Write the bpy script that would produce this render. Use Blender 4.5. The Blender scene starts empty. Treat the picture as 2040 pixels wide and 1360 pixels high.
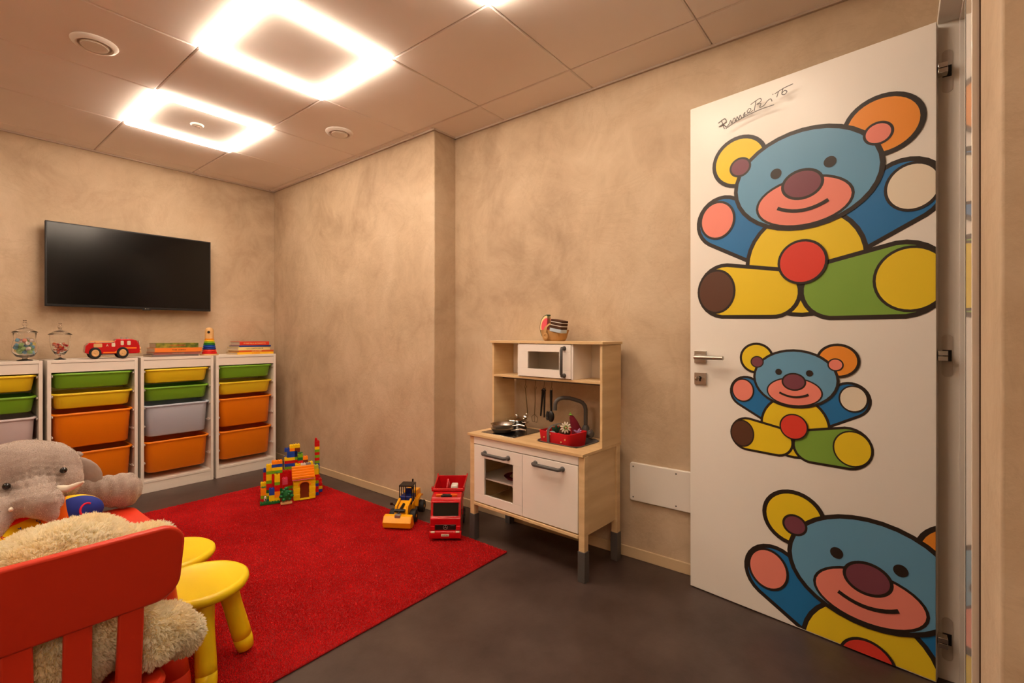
import bpy, bmesh, math, random
import numpy as np
from mathutils import Vector, Matrix, noise
from mathutils.kdtree import KDTree
from mathutils.geometry import tessellate_polygon
R = math.radians; PI = math.pi
rnd = random.Random(7)
C = bpy.context.scene.collection

# ---------------------------------------------------------------- camera, world, exposure
cd = bpy.data.cameras.new('camera'); cam = bpy.data.objects.new('camera', cd); C.objects.link(cam)
cd.sensor_width = 36.0; cd.lens = 17.0; cd.shift_y = -13 / 2040.0; cd.clip_start = 0.02
cam.location = (0, 0, 1.105); cam.rotation_euler = (PI / 2, 0, -R(51.37))
bpy.context.scene.camera = cam
w = bpy.data.worlds.new('world'); bpy.context.scene.world = w; w.use_nodes = True
w.node_tree.nodes['Background'].inputs[0].default_value = (1.0, 0.72, 0.45, 1)
w.node_tree.nodes['Background'].inputs[1].default_value = 0.05
vs = bpy.context.scene.view_settings
vs.view_transform = 'Standard'; vs.look = 'None'; vs.gamma = 1.0; vs.use_curve_mapping = False
vs.exposure = 0.57
LAMP_COLOR = (1.0, 0.82, 0.635); LAMP_STRENGTH = 30.0

# ---------------------------------------------------------------- materials
def lin(c):
    c = c / 255.0
    return c / 12.92 if c <= 0.04045 else ((c + 0.055) / 1.055) ** 2.4
def rgb(r, g, b): return (lin(r), lin(g), lin(b), 1)
def mat(name, col, rough=0.5, metal=0.0, spec=0.5, coat=0.0, bump=None, emit=None, var=None, trans=0.0, ior=1.45, sheen=0.0):
    m = bpy.data.materials.new(name); m.use_nodes = True; nt = m.node_tree; b = nt.nodes['Principled BSDF']
    b.inputs['Base Color'].default_value = col; b.inputs['Roughness'].default_value = rough
    b.inputs['Metallic'].default_value = metal; b.inputs['Specular IOR Level'].default_value = spec
    b.inputs['Coat Weight'].default_value = coat; b.inputs['IOR'].default_value = ior
    b.inputs['Transmission Weight'].default_value = trans; b.inputs['Sheen Weight'].default_value = sheen
    if emit:
        b.inputs['Emission Color'].default_value = (*emit[0], 1); b.inputs['Emission Strength'].default_value = emit[1]
    tc = nt.nodes.new('ShaderNodeTexCoord')
    if bump:
        n = nt.nodes.new('ShaderNodeTexNoise'); n.inputs['Scale'].default_value = bump[0]; n.inputs['Detail'].default_value = 4
        nt.links.new(tc.outputs['Object'], n.inputs['Vector'])
        bp = nt.nodes.new('ShaderNodeBump'); bp.inputs['Strength'].default_value = bump[1]; bp.inputs['Distance'].default_value = bump[2] if len(bump) > 2 else 0.002
        nt.links.new(n.outputs['Fac'], bp.inputs['Height']); nt.links.new(bp.outputs['Normal'], b.inputs['Normal'])
    if var:
        n = nt.nodes.new('ShaderNodeTexNoise'); n.inputs['Scale'].default_value = var[0]; n.inputs['Detail'].default_value = 5
        if len(var) > 3:
            mp = nt.nodes.new('ShaderNodeMapping'); mp.inputs['Scale'].default_value = var[3]
            nt.links.new(tc.outputs['Object'], mp.inputs['Vector']); nt.links.new(mp.outputs[0], n.inputs['Vector'])
        else: nt.links.new(tc.outputs['Object'], n.inputs['Vector'])
        r = nt.nodes.new('ShaderNodeValToRGB'); r.color_ramp.elements[0].position = 0.3; r.color_ramp.elements[1].position = 0.7
        r.color_ramp.elements[0].color = var[1]; r.color_ramp.elements[1].color = var[2]
        nt.links.new(n.outputs['Fac'], r.inputs['Fac']); nt.links.new(r.outputs[0], b.inputs['Base Color'])
    return m
M = {}
def plaster():
    m = bpy.data.materials.new('trowelled_plaster'); m.use_nodes = True; nt = m.node_tree; N = nt.nodes; L = nt.links
    b = N['Principled BSDF']; b.inputs['Roughness'].default_value = 0.62; b.inputs['Specular IOR Level'].default_value = 0.35
    tc = N.new('ShaderNodeTexCoord')
    def nz(scale, det, dist, sc=None, rough=0.55):
        n = N.new('ShaderNodeTexNoise'); n.inputs['Scale'].default_value = scale; n.inputs['Detail'].default_value = det
        n.inputs['Distortion'].default_value = dist; n.inputs['Roughness'].default_value = rough
        mp = N.new('ShaderNodeMapping'); mp.inputs['Scale'].default_value = sc or (1, 1, 1); mp.inputs['Rotation'].default_value = (0.35, 0.3, 0)
        L.new(tc.outputs['Object'], mp.inputs[0]); L.new(mp.outputs[0], n.inputs['Vector']); return n
    a = nz(1.5, 7, 0.7); s = nz(5.0, 6, 1.6, (1, 1, 0.85), 0.65); t = nz(2.2, 10, 0.8, (1, 1, 1.3), 0.66)
    r = N.new('ShaderNodeValToRGB'); e = r.color_ramp.elements
    e[0].position = 0.30; e[0].color = rgb(164, 140, 114); e[1].position = 0.72; e[1].color = rgb(216, 196, 169)
    x = e.new(0.5); x.color = rgb(195, 172, 144)
    mx = N.new('ShaderNodeMath'); mx.operation = 'MULTIPLY_ADD'; mx.inputs[1].default_value = 0.3
    L.new(s.outputs['Fac'], mx.inputs[0])
    m2 = N.new('ShaderNodeMath'); m2.operation = 'MULTIPLY'; m2.inputs[1].default_value = 0.7; L.new(a.outputs['Fac'], m2.inputs[0])
    L.new(m2.outputs[0], mx.inputs[2]); L.new(mx.outputs[0], r.inputs['Fac'])
    # thin darker trowel veins
    v = N.new('ShaderNodeValToRGB'); v.color_ramp.elements[0].position = 0.485; v.color_ramp.elements[1].position = 0.5
    ve = v.color_ramp.elements; ve[0].color = (0, 0, 0, 1); ve[1].color = (1, 1, 1, 1); q = ve.new(0.53); q.color = (0, 0, 0, 1)
    L.new(t.outputs['Fac'], v.inputs['Fac'])
    mixf = N.new('ShaderNodeMath'); mixf.operation = 'MULTIPLY'; mixf.inputs[1].default_value = 0.12; L.new(v.outputs[0], mixf.inputs[0])
    mc = N.new('ShaderNodeMix'); mc.data_type = 'RGBA'; mc.inputs['B'].default_value = rgb(150, 122, 92)
    L.new(mixf.outputs[0], mc.inputs['Factor']); L.new(r.outputs[0], mc.inputs['A']); L.new(mc.outputs['Result'], b.inputs['Base Color'])
    f = nz(55, 5, 0.3); ad = N.new('ShaderNodeMath'); ad.operation = 'MULTIPLY_ADD'; ad.inputs[1].default_value = 0.6
    L.new(f.outputs['Fac'], ad.inputs[0]); L.new(t.outputs['Fac'], ad.inputs[2])
    bp = N.new('ShaderNodeBump'); bp.inputs['Strength'].default_value = 0.42; bp.inputs['Distance'].default_value = 0.005
    L.new(ad.outputs[0], bp.inputs['Height']); L.new(bp.outputs[0], b.inputs['Normal'])
    return m
M['plaster'] = plaster()
def floor_mat():
    m = mat('dark_vinyl', rgb(60, 52, 48), 0.42, bump=(90, 0.25, 0.001)); nt = m.node_tree; b = nt.nodes['Principled BSDF']
    tc = nt.nodes.new('ShaderNodeTexCoord'); n = nt.nodes.new('ShaderNodeTexNoise'); n.inputs['Scale'].default_value = 5; n.inputs['Detail'].default_value = 7
    n.inputs['Roughness'].default_value = 0.65; nt.links.new(tc.outputs['Object'], n.inputs['Vector'])
    r = nt.nodes.new('ShaderNodeValToRGB'); e = r.color_ramp.elements; e[0].position = 0.32; e[0].color = rgb(60, 46, 41); e[1].position = 0.7; e[1].color = rgb(82, 67, 61)
    nt.links.new(n.outputs['Fac'], r.inputs['Fac']); nt.links.new(r.outputs[0], b.inputs['Base Color'])
    return m
M['floor'] = floor_mat()
M['tile'] = mat('ceiling_tile_board', rgb(250, 242, 236), 0.8, bump=(260, 0.25, 0.001), var=(2.0, rgb(247, 238, 231), rgb(252, 245, 240)))
M['grid'] = mat('ceiling_grid', rgb(190, 172, 156), 0.6)
M['lamp'] = mat('lamp_diffuser', (1, 1, 1, 1), 0.5, emit=(LAMP_COLOR, LAMP_STRENGTH))
M['white'] = mat('white_lacquer', rgb(240, 234, 226), 0.38)
M['whitewood'] = mat('white_stained_frame', rgb(238, 230, 220), 0.45)
M['doorwhite'] = mat('white_door', rgb(243, 238, 230), 0.3)
M['glosswhite'] = mat('glossy_white_frame', rgb(236, 228, 218), 0.08, coat=0.6)
M['hingegrey'] = mat('pale_hinge_cover', rgb(206, 196, 186), 0.4, metal=0.2)
M['skirt'] = mat('beige_skirting', rgb(214, 188, 150), 0.4)
M['birch'] = mat('birch_veneer', rgb(225, 190, 140), 0.42, var=(3.0, rgb(214, 180, 132), rgb(232, 202, 156), (1, 1, 9)), bump=(70, 0.05, 0.001))
M['birchtop'] = mat('birch_top', rgb(225, 190, 140), 0.38, var=(3.0, rgb(214, 178, 128), rgb(234, 202, 154), (1.2, 10, 1)))
M['kitwhite'] = mat('kitchen_white', rgb(246, 238, 230), 0.4)
M['darkgrey'] = mat('dark_grey_plastic', rgb(84, 80, 78), 0.42)
M['blackp'] = mat('black_plastic', rgb(22, 21, 21), 0.35)
M['blackgloss'] = mat('black_gloss', rgb(10, 10, 11), 0.07, coat=0.5)
M['screen'] = mat('tv_screen', rgb(10, 9, 9), 0.16, spec=0.4)
M['tvframe'] = mat('tv_frame', rgb(38, 38, 40), 0.3, metal=0.3)
M['steel'] = mat('brushed_steel', rgb(226, 222, 216), 0.27, metal=1.0)
M['nickel'] = mat('satin_nickel', rgb(190, 184, 176), 0.32, metal=1.0)
M['chrome'] = mat('chrome', rgb(220, 218, 214), 0.1, metal=1.0)
M['wire'] = mat('hook_wire', rgb(120, 105, 80), 0.35, metal=0.8)
M['glass'] = mat('clear_glass', (1, 1, 1, 1), 0.0, trans=1.0, ior=1.45)
M['pane'] = mat('acrylic_pane', (0.96, 0.95, 0.93, 1), 0.03, trans=1.0, ior=1.02)
PL = dict(green=(120, 178, 28), yellow=(252, 214, 20), orange=(238, 116, 10), blue=(24, 70, 170), red=(206, 18, 22),
          pink=(232, 80, 110), darkgreen=(14, 110, 52), brown=(120, 48, 20), white=(240, 236, 226), grey=(150, 150, 155),
          lime=(190, 205, 60), duploorange=(255, 150, 24), nearblue=(20, 42, 120))
for k, v in PL.items(): M['p_' + k] = mat('plastic_' + k, rgb(*v), 0.33)
M['bin_green'] = mat('bin_green', rgb(118, 172, 40), 0.42); M['bin_yellow'] = mat('bin_yellow', rgb(240, 208, 36), 0.42)
M['bin_orange'] = mat('bin_orange', rgb(242, 132, 6), 0.42)
M['bin_clear'] = mat('bin_blue_grey', rgb(196, 206, 224), 0.4); M['bin_milk'] = mat('bin_milky', rgb(214, 204, 208), 0.4)
M['chairred'] = mat('orange_red_plastic', rgb(214, 52, 24), 0.42, bump=(300, 0.08, 0.0005))
M['stoolyellow'] = mat('stool_yellow', rgb(250, 216, 20), 0.36, bump=(300, 0.06, 0.0005))
M['woodtoy'] = mat('toy_wood', rgb(224, 178, 118), 0.5); M['rubber'] = mat('black_rubber', rgb(26, 24, 24), 0.6)
M['paper'] = mat('page_block', rgb(214, 196, 172), 0.8, var=(60, rgb(190, 172, 150), rgb(226, 210, 188), (0.2, 0.2, 12)))
M['ink'] = mat('black_ink', rgb(30, 24, 22), 0.5); M['inkgrey'] = mat('grey_ink', rgb(96, 92, 90), 0.5)
M['plush'] = mat('grey_plush', rgb(160, 143, 133), 0.95, sheen=0.6, bump=(60, 0.5, 0.004), var=(14, rgb(152, 135, 126), rgb(170, 154, 144)))
M['tusk'] = mat('tusk_felt', rgb(240, 230, 214), 0.9)
M['fur'] = mat('cream_fur', rgb(246, 226, 178), 0.85, sheen=0.3, var=(9, rgb(240, 216, 160), rgb(252, 238, 206)))
def fibre(name, c0, c1, scale, tl):
    m = mat(name, c1, 0.9, var=(scale, c0, c1)); nt = m.node_tree; b = nt.nodes['Principled BSDF']; col = b.inputs['Base Color'].links[0].from_socket
    tr = nt.nodes.new('ShaderNodeBsdfTranslucent'); nt.links.new(col, tr.inputs['Color']); mx = nt.nodes.new('ShaderNodeMixShader'); mx.inputs[0].default_value = tl
    nt.links.new(b.outputs[0], mx.inputs[1]); nt.links.new(tr.outputs[0], mx.inputs[2]); nt.links.new(mx.outputs[0], nt.nodes['Material Output'].inputs[0]); return m
M['fur'] = fibre('cream_fur_strand', rgb(254, 240, 204), rgb(255, 252, 238), 9, 0.5)
M['furskin'] = mat('cream_fur_base', rgb(246, 226, 180), 0.95)
M['carpet'] = fibre('red_carpet_pile', rgb(214, 22, 26), rgb(238, 38, 42), 7, 0.35)
M['elefuzz'] = fibre('grey_plush_strand', rgb(204, 188, 178), rgb(226, 211, 201), 14, 0.35)
M['carpetbase'] = mat('red_carpet_base', rgb(150, 8, 12), 0.95)
M['felt_red'] = mat('red_felt', rgb(200, 14, 26), 0.95, bump=(200, 0.3, 0.001)); M['felt_dark'] = mat('dark_red_felt', rgb(112, 14, 34), 0.95, bump=(200, 0.3, 0.001))
M['felt_green'] = mat('green_felt', rgb(34, 74, 50), 0.95); M['felt_lgreen'] = mat('light_green_felt', rgb(130, 180, 70), 0.95)
M['felt_brown'] = mat('brown_felt', rgb(74, 44, 24), 0.95); M['felt_tan'] = mat('tan_felt', rgb(226, 178, 110), 0.95); M['felt_white'] = mat('white_felt', rgb(248, 240, 226), 0.95)
M['felt_pink'] = mat('pink_felt', rgb(238, 150, 150), 0.95); M['felt_purple'] = mat('purple_felt', rgb(176, 140, 190), 0.95); M['felt_sky'] = mat('pale_blue_felt', rgb(186, 198, 210), 0.95)
M['melon'] = mat('melon_felt', rgb(236, 92, 104), 0.95, bump=(60, 0.6, 0.004)); M['felt_cream'] = mat('cream_felt', rgb(244, 226, 170), 0.95); M['felt_amber'] = mat('amber_felt', rgb(238, 176, 40), 0.95)
M['canvas'] = mat('tan_canvas', rgb(190, 146, 92), 0.9, bump=(120, 0.5, 0.002))
M['amber'] = mat('amber_lens', rgb(224, 90, 20), 0.2); M['toyyellow'] = mat('digger_yellow', rgb(250, 176, 14), 0.3); M['truckred'] = mat('truck_red', rgb(196, 14, 24), 0.22, coat=0.4)
M['silver'] = mat('silver_paint', rgb(170, 166, 160), 0.35, metal=0.6); M['plate'] = mat('licence_plate', rgb(226, 214, 190), 0.5)
def foam_ball_mat():
    m = mat('foam_panels', (1, 1, 1, 1), 0.8); nt = m.node_tree; b = nt.nodes['Principled BSDF']; tc = nt.nodes.new('ShaderNodeTexCoord')
    def dot(v):
        n = nt.nodes.new('ShaderNodeVectorMath'); n.operation = 'DOT_PRODUCT'; n.inputs[1].default_value = v; nt.links.new(tc.outputs['Object'], n.inputs[0]); return n.outputs['Value']
    def gt(s, t):
        n = nt.nodes.new('ShaderNodeMath'); n.operation = 'GREATER_THAN'; n.inputs[1].default_value = t; nt.links.new(s, n.inputs[0]); return n.outputs[0]
    def mix(f, a, c):
        n = nt.nodes.new('ShaderNodeMix'); n.data_type = 'RGBA'; nt.links.new(f, n.inputs['Factor'])
        for s, v in (('A', a), ('B', c)):
            if isinstance(v, tuple): n.inputs[s].default_value = v
            else: nt.links.new(v, n.inputs[s])
        return n.outputs['Result']
    blue = mix(gt(dot((.45 / .078, -.86 / .052, .16 / .052)), .40), rgb(252, 206, 30), rgb(24, 44, 140))
    nt.links.new(mix(gt(dot((1 / .078, .0, .14 / .052)), -.05), rgb(246, 122, 22), blue), b.inputs['Base Color']); return m
M['foam'] = foam_ball_mat()
M['ballorange'] = mat('foam_orange', rgb(246, 122, 22), 0.8); M['ballblue'] = mat('foam_blue', rgb(24, 44, 140), 0.8); M['ballyellow'] = mat('foam_yellow', rgb(252, 206, 30), 0.8); M['ballred'] = mat('foam_red', rgb(224, 30, 70), 0.8)
for k, v in dict(d_black=(42, 32, 26), d_blue=(104, 160, 196), d_pink=(240, 140, 124), d_plum=(124, 66, 80), d_yellow=(240, 208, 40), d_deep=(34, 116, 178),
                 d_green=(128, 170, 66), d_orange=(240, 150, 50), d_red=(222, 64, 50), d_brown=(92, 58, 42), d_cream=(240, 228, 206)).items():
    M[k] = mat('decal_' + k[2:], rgb(*v), 0.4)

# ---------------------------------------------------------------- mesh helpers
def finish(name, bm, m, parent=None, bevel=0, seg=2, smooth=True, ang=35, loc=None, rot=None, kind=None):
    me = bpy.data.meshes.new(name)
    bmesh.ops.recalc_face_normals(bm, faces=bm.faces[:]); bm.to_mesh(me); bm.free()
    for x in (m if isinstance(m, (list, tuple)) else [m]): me.materials.append(M[x] if isinstance(x, str) else x)
    if smooth:
        me.shade_smooth()
        try: me.set_sharp_from_angle(angle=R(ang))
        except Exception: pass
    o = bpy.data.objects.new(name, me); C.objects.link(o)
    if parent: o.parent = parent
    if loc: o.location = loc
    if rot: o.rotation_euler = rot
    if bevel:
        b = o.modifiers.new('bevel', 'BEVEL'); b.width = bevel; b.segments = seg; b.limit_method = 'ANGLE'; b.angle_limit = R(40); b.harden_normals = False
    if kind: o['kind'] = kind
    return o
def T(bm, vs_, mtx):
    for v in vs_: v.co = mtx @ v.co
def box(bm, x0, x1, y0, y1, z0, z1, mi=0, mtx=None):
    v = [bm.verts.new((x, y, z)) for x in (x0, x1) for y in (y0, y1) for z in (z0, z1)]
    if mtx: T(bm, v, mtx)
    for f in ((0, 1, 3, 2), (4, 6, 7, 5), (0, 4, 5, 1), (2, 3, 7, 6), (0, 2, 6, 4), (1, 5, 7, 3)):
        bm.faces.new([v[i] for i in f]).material_index = mi
    return v
def loft(bm, loops, cap0=True, cap1=True, closed=True, mi=0):
    rings = [[bm.verts.new(p) for p in lp] for lp in loops]
    n = len(rings[0])
    for a, b in zip(rings, rings[1:]):
        for i in range(n if closed else n - 1):
            j = (i + 1) % n
            try: bm.faces.new((a[i], a[j], b[j], b[i])).material_index = mi
            except ValueError: pass
    if cap0: bm.faces.new(rings[0][::-1]).material_index = mi
    if cap1: bm.faces.new(rings[-1]).material_index = mi
    return rings
def rr(hw, hd, r, z, n=4, cx=0, cy=0):
    pts = []
    for sx, sy, a0 in ((1, 1, 0), (-1, 1, 90), (-1, -1, 180), (1, -1, 270)):
        for i in range(n + 1):
            a = R(a0 + 90 * i / n); pts.append((cx + sx * (hw - r) + r * math.cos(a), cy + sy * (hd - r) + r * math.sin(a), z))
    return pts
def lathe(bm, prof, n=24, mi=0, mtx=None, cap0=True, cap1=True):
    loops = []
    for r, z in prof:
        lp = [Vector((r * math.cos(2 * PI * i / n), r * math.sin(2 * PI * i / n), z)) for i in range(n)]
        if mtx: lp = [mtx @ p for p in lp]
        loops.append(lp)
    return loft(bm, loops, cap0, cap1, True, mi)
def axis_mtx(p, d):
    d = Vector(d).normalized(); q = d.to_track_quat('Z', 'Y').to_matrix().to_4x4(); return Matrix.Translation(p) @ q
def cyl(bm, p, d, r, h, n=16, mi=0, r2=None):
    lathe(bm, [(r, 0), (r if r2 is None else r2, h)], n, mi, axis_mtx(p, d))
def tube(bm, pts, r, n=8, mi=0, closed=False):
    pts = [Vector(p) for p in pts]; k = len(pts); loops = []; up = None
    for i, p in enumerate(pts):
        if closed: t = (pts[(i + 1) % k] - pts[i - 1]).normalized()
        else: t = (pts[min(i + 1, k - 1)] - pts[max(i - 1, 0)]).normalized()
        if up is None:
            up = Vector((0, 0, 1)) if abs(t.z) < 0.9 else Vector((1, 0, 0))
        up = (up - t * up.dot(t)).normalized(); s = t.cross(up); rad = r[i] if isinstance(r, (list, tuple)) else r
        loops.append([p + (up * math.cos(2 * PI * j / n) + s * math.sin(2 * PI * j / n)) * rad for j in range(n)])
    if closed: loops.append(loops[0]); loft(bm, loops, False, False, True, mi); bmesh.ops.remove_doubles(bm, verts=bm.verts[:], dist=1e-6)
    else: loft(bm, loops, True, True, True, mi)
def arc(c, r, a0, a1, n, ax='xz'):
    out = []
    for i in range(n + 1):
        a = R(a0 + (a1 - a0) * i / n); u, v = r * math.cos(a), r * math.sin(a)
        out.append({'xz': (c[0] + u, c[1], c[2] + v), 'yz': (c[0], c[1] + u, c[2] + v), 'xy': (c[0] + u, c[1] + v, c[2])}[ax])
    return out
def ball(bm, c, r, u=16, v=10, mi=0, rot=None):
    if not isinstance(r, (list, tuple)): r = (r, r, r)
    mtx = Matrix.Translation(c) @ (rot.to_4x4() if rot else Matrix.Identity(4)) @ Matrix.Diagonal((*r, 1))
    g = bmesh.ops.create_uvsphere(bm, u_segments=u, v_segments=v, radius=1.0, matrix=mtx)
    for f in {f for q in g['verts'] for f in q.link_faces}: f.material_index = mi
def prism(bm, poly, a0, a1, plane='xy', mi=0):
    """extrude a 2-D polygon; plane gives the polygon's axes, the third axis runs a0..a1"""
    def P(u, v, w_): return {'xy': (u, v, w_), 'xz': (u, w_, v), 'yz': (w_, u, v)}[plane]
    loft(bm, [[P(u, v, a0) for u, v in poly], [P(u, v, a1) for u, v in poly]], mi=mi)
def rpoly(x0, x1, y0, y1, r, n=5):
    return [(x, y) for x, y, _ in rr((x1 - x0) / 2, (y1 - y0) / 2, r, 0, n, (x0 + x1) / 2, (y0 + y1) / 2)]
def B(): return bmesh.new()
def tag(o, label, cat, group=None):
    o['label'] = label; o['category'] = cat
    if group: o['group'] = group
    return o
def thing(name, label, cat, loc=(0, 0, 0), rz=0.0, group=None):
    o = bpy.data.objects.new(name, None); C.objects.link(o); o.empty_display_size = 0.05
    o.location = loc; o.rotation_euler = (0, 0, rz); return tag(o, label, cat, group)
def struct(name, bm, m, **k):
    o = finish(name, bm, m, **k); o['kind'] = 'structure'; return o
def dup(root, label, loc=None, rz=None):
    r = root.copy(); C.objects.link(r); r['label'] = label
    if loc is not None: r.location = loc
    if rz is not None: r.rotation_euler = (0, 0, rz)
    for ch in list(root.children):
        c = ch.copy(); C.objects.link(c); c.parent = r
        for g in ch.children:
            d = g.copy(); C.objects.link(d); d.parent = c
    return r
def text(name, s, size, m, parent, loc, rot, align='CENTER', ext=0.0004, sx=1.0):
    cu = bpy.data.curves.new(name, 'FONT'); cu.body = s; cu.size = size; cu.extrude = ext; cu.align_x = align; cu.align_y = 'CENTER'; cu.resolution_u = 3
    o = bpy.data.objects.new(name + '_tmp', cu); C.objects.link(o); bpy.context.view_layer.update()
    me = bpy.data.meshes.new_from_object(o.evaluated_get(bpy.context.evaluated_depsgraph_get()))
    bpy.data.objects.remove(o); bpy.data.curves.remove(cu)
    if sx != 1.0:
        for v in me.vertices: v.co.x *= sx
    me.materials.clear(); me.materials.append(M[m]); q = bpy.data.objects.new(name, me); C.objects.link(q)
    q.parent = parent; q.location = loc; q.rotation_euler = rot; return q
def remeshed(name, build, m, voxel, parent=None, smooth=6, loc=(0, 0, 0), disp=None):
    """one continuous body grown from overlapping volumes (build fills a bmesh in world space)"""
    bm = B(); build(bm); me = bpy.data.meshes.new(name); bm.to_mesh(me); bm.free()
    o = bpy.data.objects.new(name, me); C.objects.link(o)
    a = o.modifiers.new('r', 'REMESH'); a.mode = 'VOXEL'; a.voxel_size = voxel
    if smooth: s = o.modifiers.new('s', 'SMOOTH'); s.iterations = smooth; s.factor = 0.6
    bpy.context.view_layer.update()
    nm = bpy.data.meshes.new_from_object(o.evaluated_get(bpy.context.evaluated_depsgraph_get()))
    bpy.data.objects.remove(o); bpy.data.meshes.remove(me); nm.name = name
    L = Vector(loc)
    for v in nm.vertices:
        if disp: v.co += v.normal * disp(v.co)
    for v in nm.vertices: v.co -= L
    nm.materials.clear(); nm.materials.append(M[m]); nm.shade_smooth()
    q = bpy.data.objects.new(name, nm); C.objects.link(q)
    if parent: q.parent = parent
    return q
def capsule(bm, p, q, r0, r1, n=14):
    p, q = Vector(p), Vector(q); k = 6
    for i in range(k + 1):
        t = i / k; ball(bm, p.lerp(q, t), r0 + (r1 - r0) * t, n, 8)
def blades(name, pts, nrm, length, width, m, parent, bend=0.4, clump=0.0, nclump=0, seed=1, droop=0.3, lay=None, soft=0.6):
    """many short fibres as real narrow blades in one mesh (a pile or a fur nobody could count)"""
    g = np.random.default_rng(seed); n = len(pts)
    d = nrm + g.normal(0, bend, (n, 3)); d[:, 2] -= droop
    if lay is not None: d += lay
    d /= np.linalg.norm(d, axis=1)[:, None]
    ln = length * g.uniform(0.6, 1.15, n)[:, None]
    tip = pts + d * ln
    if nclump:
        idx = g.choice(n, nclump, replace=False); kd = KDTree(nclump)
        for i, j in enumerate(idx): kd.insert(Vector(pts[j]), i)
        kd.balance(); near = np.array([kd.find(Vector(p))[1] for p in pts])
        tip = tip * (1 - clump) + tip[idx][near] * clump
    mid = (pts + tip) / 2 + nrm * ln * 0.16
    s = np.cross(d, g.normal(0, 1, (n, 3))); s /= np.linalg.norm(s, axis=1)[:, None]; s *= width / 2
    V = np.stack([pts - s, pts + s, mid - s * 0.8, mid + s * 0.8, tip], 1).reshape(-1, 3)
    b = (np.arange(n) * 5)[:, None]
    F = np.concatenate([b + [0, 1, 3], b + [0, 3, 2], b + [2, 3, 4]], 0)
    me = bpy.data.meshes.new(name); me.vertices.add(len(V)); me.vertices.foreach_set('co', V.astype(np.float32).ravel())
    me.loops.add(F.size); me.loops.foreach_set('vertex_index', F.ravel().astype(np.int32))
    me.polygons.add(len(F)); me.polygons.foreach_set('loop_start', (np.arange(len(F)) * 3).astype(np.int32))
    me.update(); me.validate(); me.materials.append(M[m]); me.shade_smooth()
    o = bpy.data.objects.new(name, me); C.objects.link(o); o.parent = parent; o['kind'] = 'stuff'; return o
def sample_mesh(o, n, seed=1):
    me = o.data; me.calc_loop_triangles(); g = np.random.default_rng(seed)
    V = np.empty(len(me.vertices) * 3); me.vertices.foreach_get('co', V); V = V.reshape(-1, 3)
    t = np.empty(len(me.loop_triangles) * 3, np.int32); me.loop_triangles.foreach_get('vertices', t); t = t.reshape(-1, 3)
    a, b, c = V[t[:, 0]], V[t[:, 1]], V[t[:, 2]]; cr = np.cross(b - a, c - a); ar = np.linalg.norm(cr, axis=1)
    i = g.choice(len(t), n, p=ar / ar.sum()); u, v = g.random(n), g.random(n); k = u + v > 1; u[k] = 1 - u[k]; v[k] = 1 - v[k]
    P = a[i] + (b - a)[i] * u[:, None] + (c - a)[i] * v[:, None]; Nn = cr[i] / ar[i][:, None]; return P, Nn

# ================================================================ THE ROOM
H = 2.398; XR = 2.255; XF = 2.07; YP = 2.28; YB = 4.41; XL = -1.35; YD = -0.109; YS = -1.5
bm = B(); box(bm, XL - .1, 3.0, YS - .1, YB + .1, -0.1, 0); struct('floor', bm, 'floor')
bm = B(); box(bm, XL - .1, 3.0, YB, YB + .1, 0, H + .05); struct('wall_back', bm, 'plaster')
bm = B(); box(bm, XR, XR + .12, YD, YP + .02, 0, H + .05); struct('wall_right', bm, 'plaster')
bm = B(); box(bm, XF, XR + .12, YP, YB, 0, H + .05); struct('wall_right_far', bm, 'plaster', bevel=0.006)
bm = B(); box(bm, XL - .1, XL, YS, YB, 0, H + .05); struct('wall_left', bm, 'plaster')
bm = B(); box(bm, XL - .1, 0.94, YS - .1, YS, 0, H + .05); struct('wall_rear', bm, 'plaster')
bm = B(); box(bm, 0.93, 1.226, YS, YD, 0, H + .05); box(bm, 1.226, 2.10, -0.26, YD, 2.128, H + .05); box(bm, 2.10, XR + .12, -0.26, YD, 0, H + .05)
struct('wall_front', bm, 'plaster', bevel=0.004)
bm = B(); box(bm, 1.22, 3.0, YS - .1, YS, 0, H + .05); box(bm, 2.9, 3.0, YS, -0.26, 0, H + .05); struct('wall_hall', bm, 'plaster')
def skirting(name, x0, x1, y0, y1):
    bm = B(); box(bm, x0, x1, y0, y1, 0, 0.052); struct(name, bm, 'skirt', bevel=0.002)
skirting('baseboard_right', XR - .01, XR, 0.0, YP); skirting('baseboard_right_far', XF - .01, XF, YP - .01, YB)
skirting('baseboard_pier', XF - .01, XR, YP - .01, YP); skirting('baseboard_back', XL, XF - .01, YB - .01, YB)
skirting('baseboard_left', XL, XL + .01, YS, YB - .01)

# ceiling: slab, recessed bars, and each board of the grid as its own piece
bm = B(); box(bm, XL - .1, 3.0, YS - .1, YB + .1, H + .014, H + .1); ceil = struct('ceiling', bm, 'tile')
GX = [0.217 + 0.6022 * k for k in range(-3, 4)]; GY = [0.650 + 0.6035 * k for k in range(-4, 7)]
xs = [XL] + [g for g in GX if XL + .02 < g < XR - .02] + [XR]; ys = [YS] + [g for g in GY if YS + .02 < g < YB - .02] + [YB]
def board(x0, x1, y0, y1):
    bm = B(); g = 0.0022; dz = rnd.uniform(0, 0.0015)
    def tl(a, z): return [(x0 + g + a, y0 + g + a, z), (x1 - g - a, y0 + g + a, z), (x1 - g - a, y1 - g - a, z), (x0 + g + a, y1 - g - a, z)]
    loft(bm, [tl(0, H + .014), tl(0, H + .004 + dz), tl(.005, H + dz * .5)])
    finish('ceiling_tile', bm, 'tile', parent=ceil, smooth=False)
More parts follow.
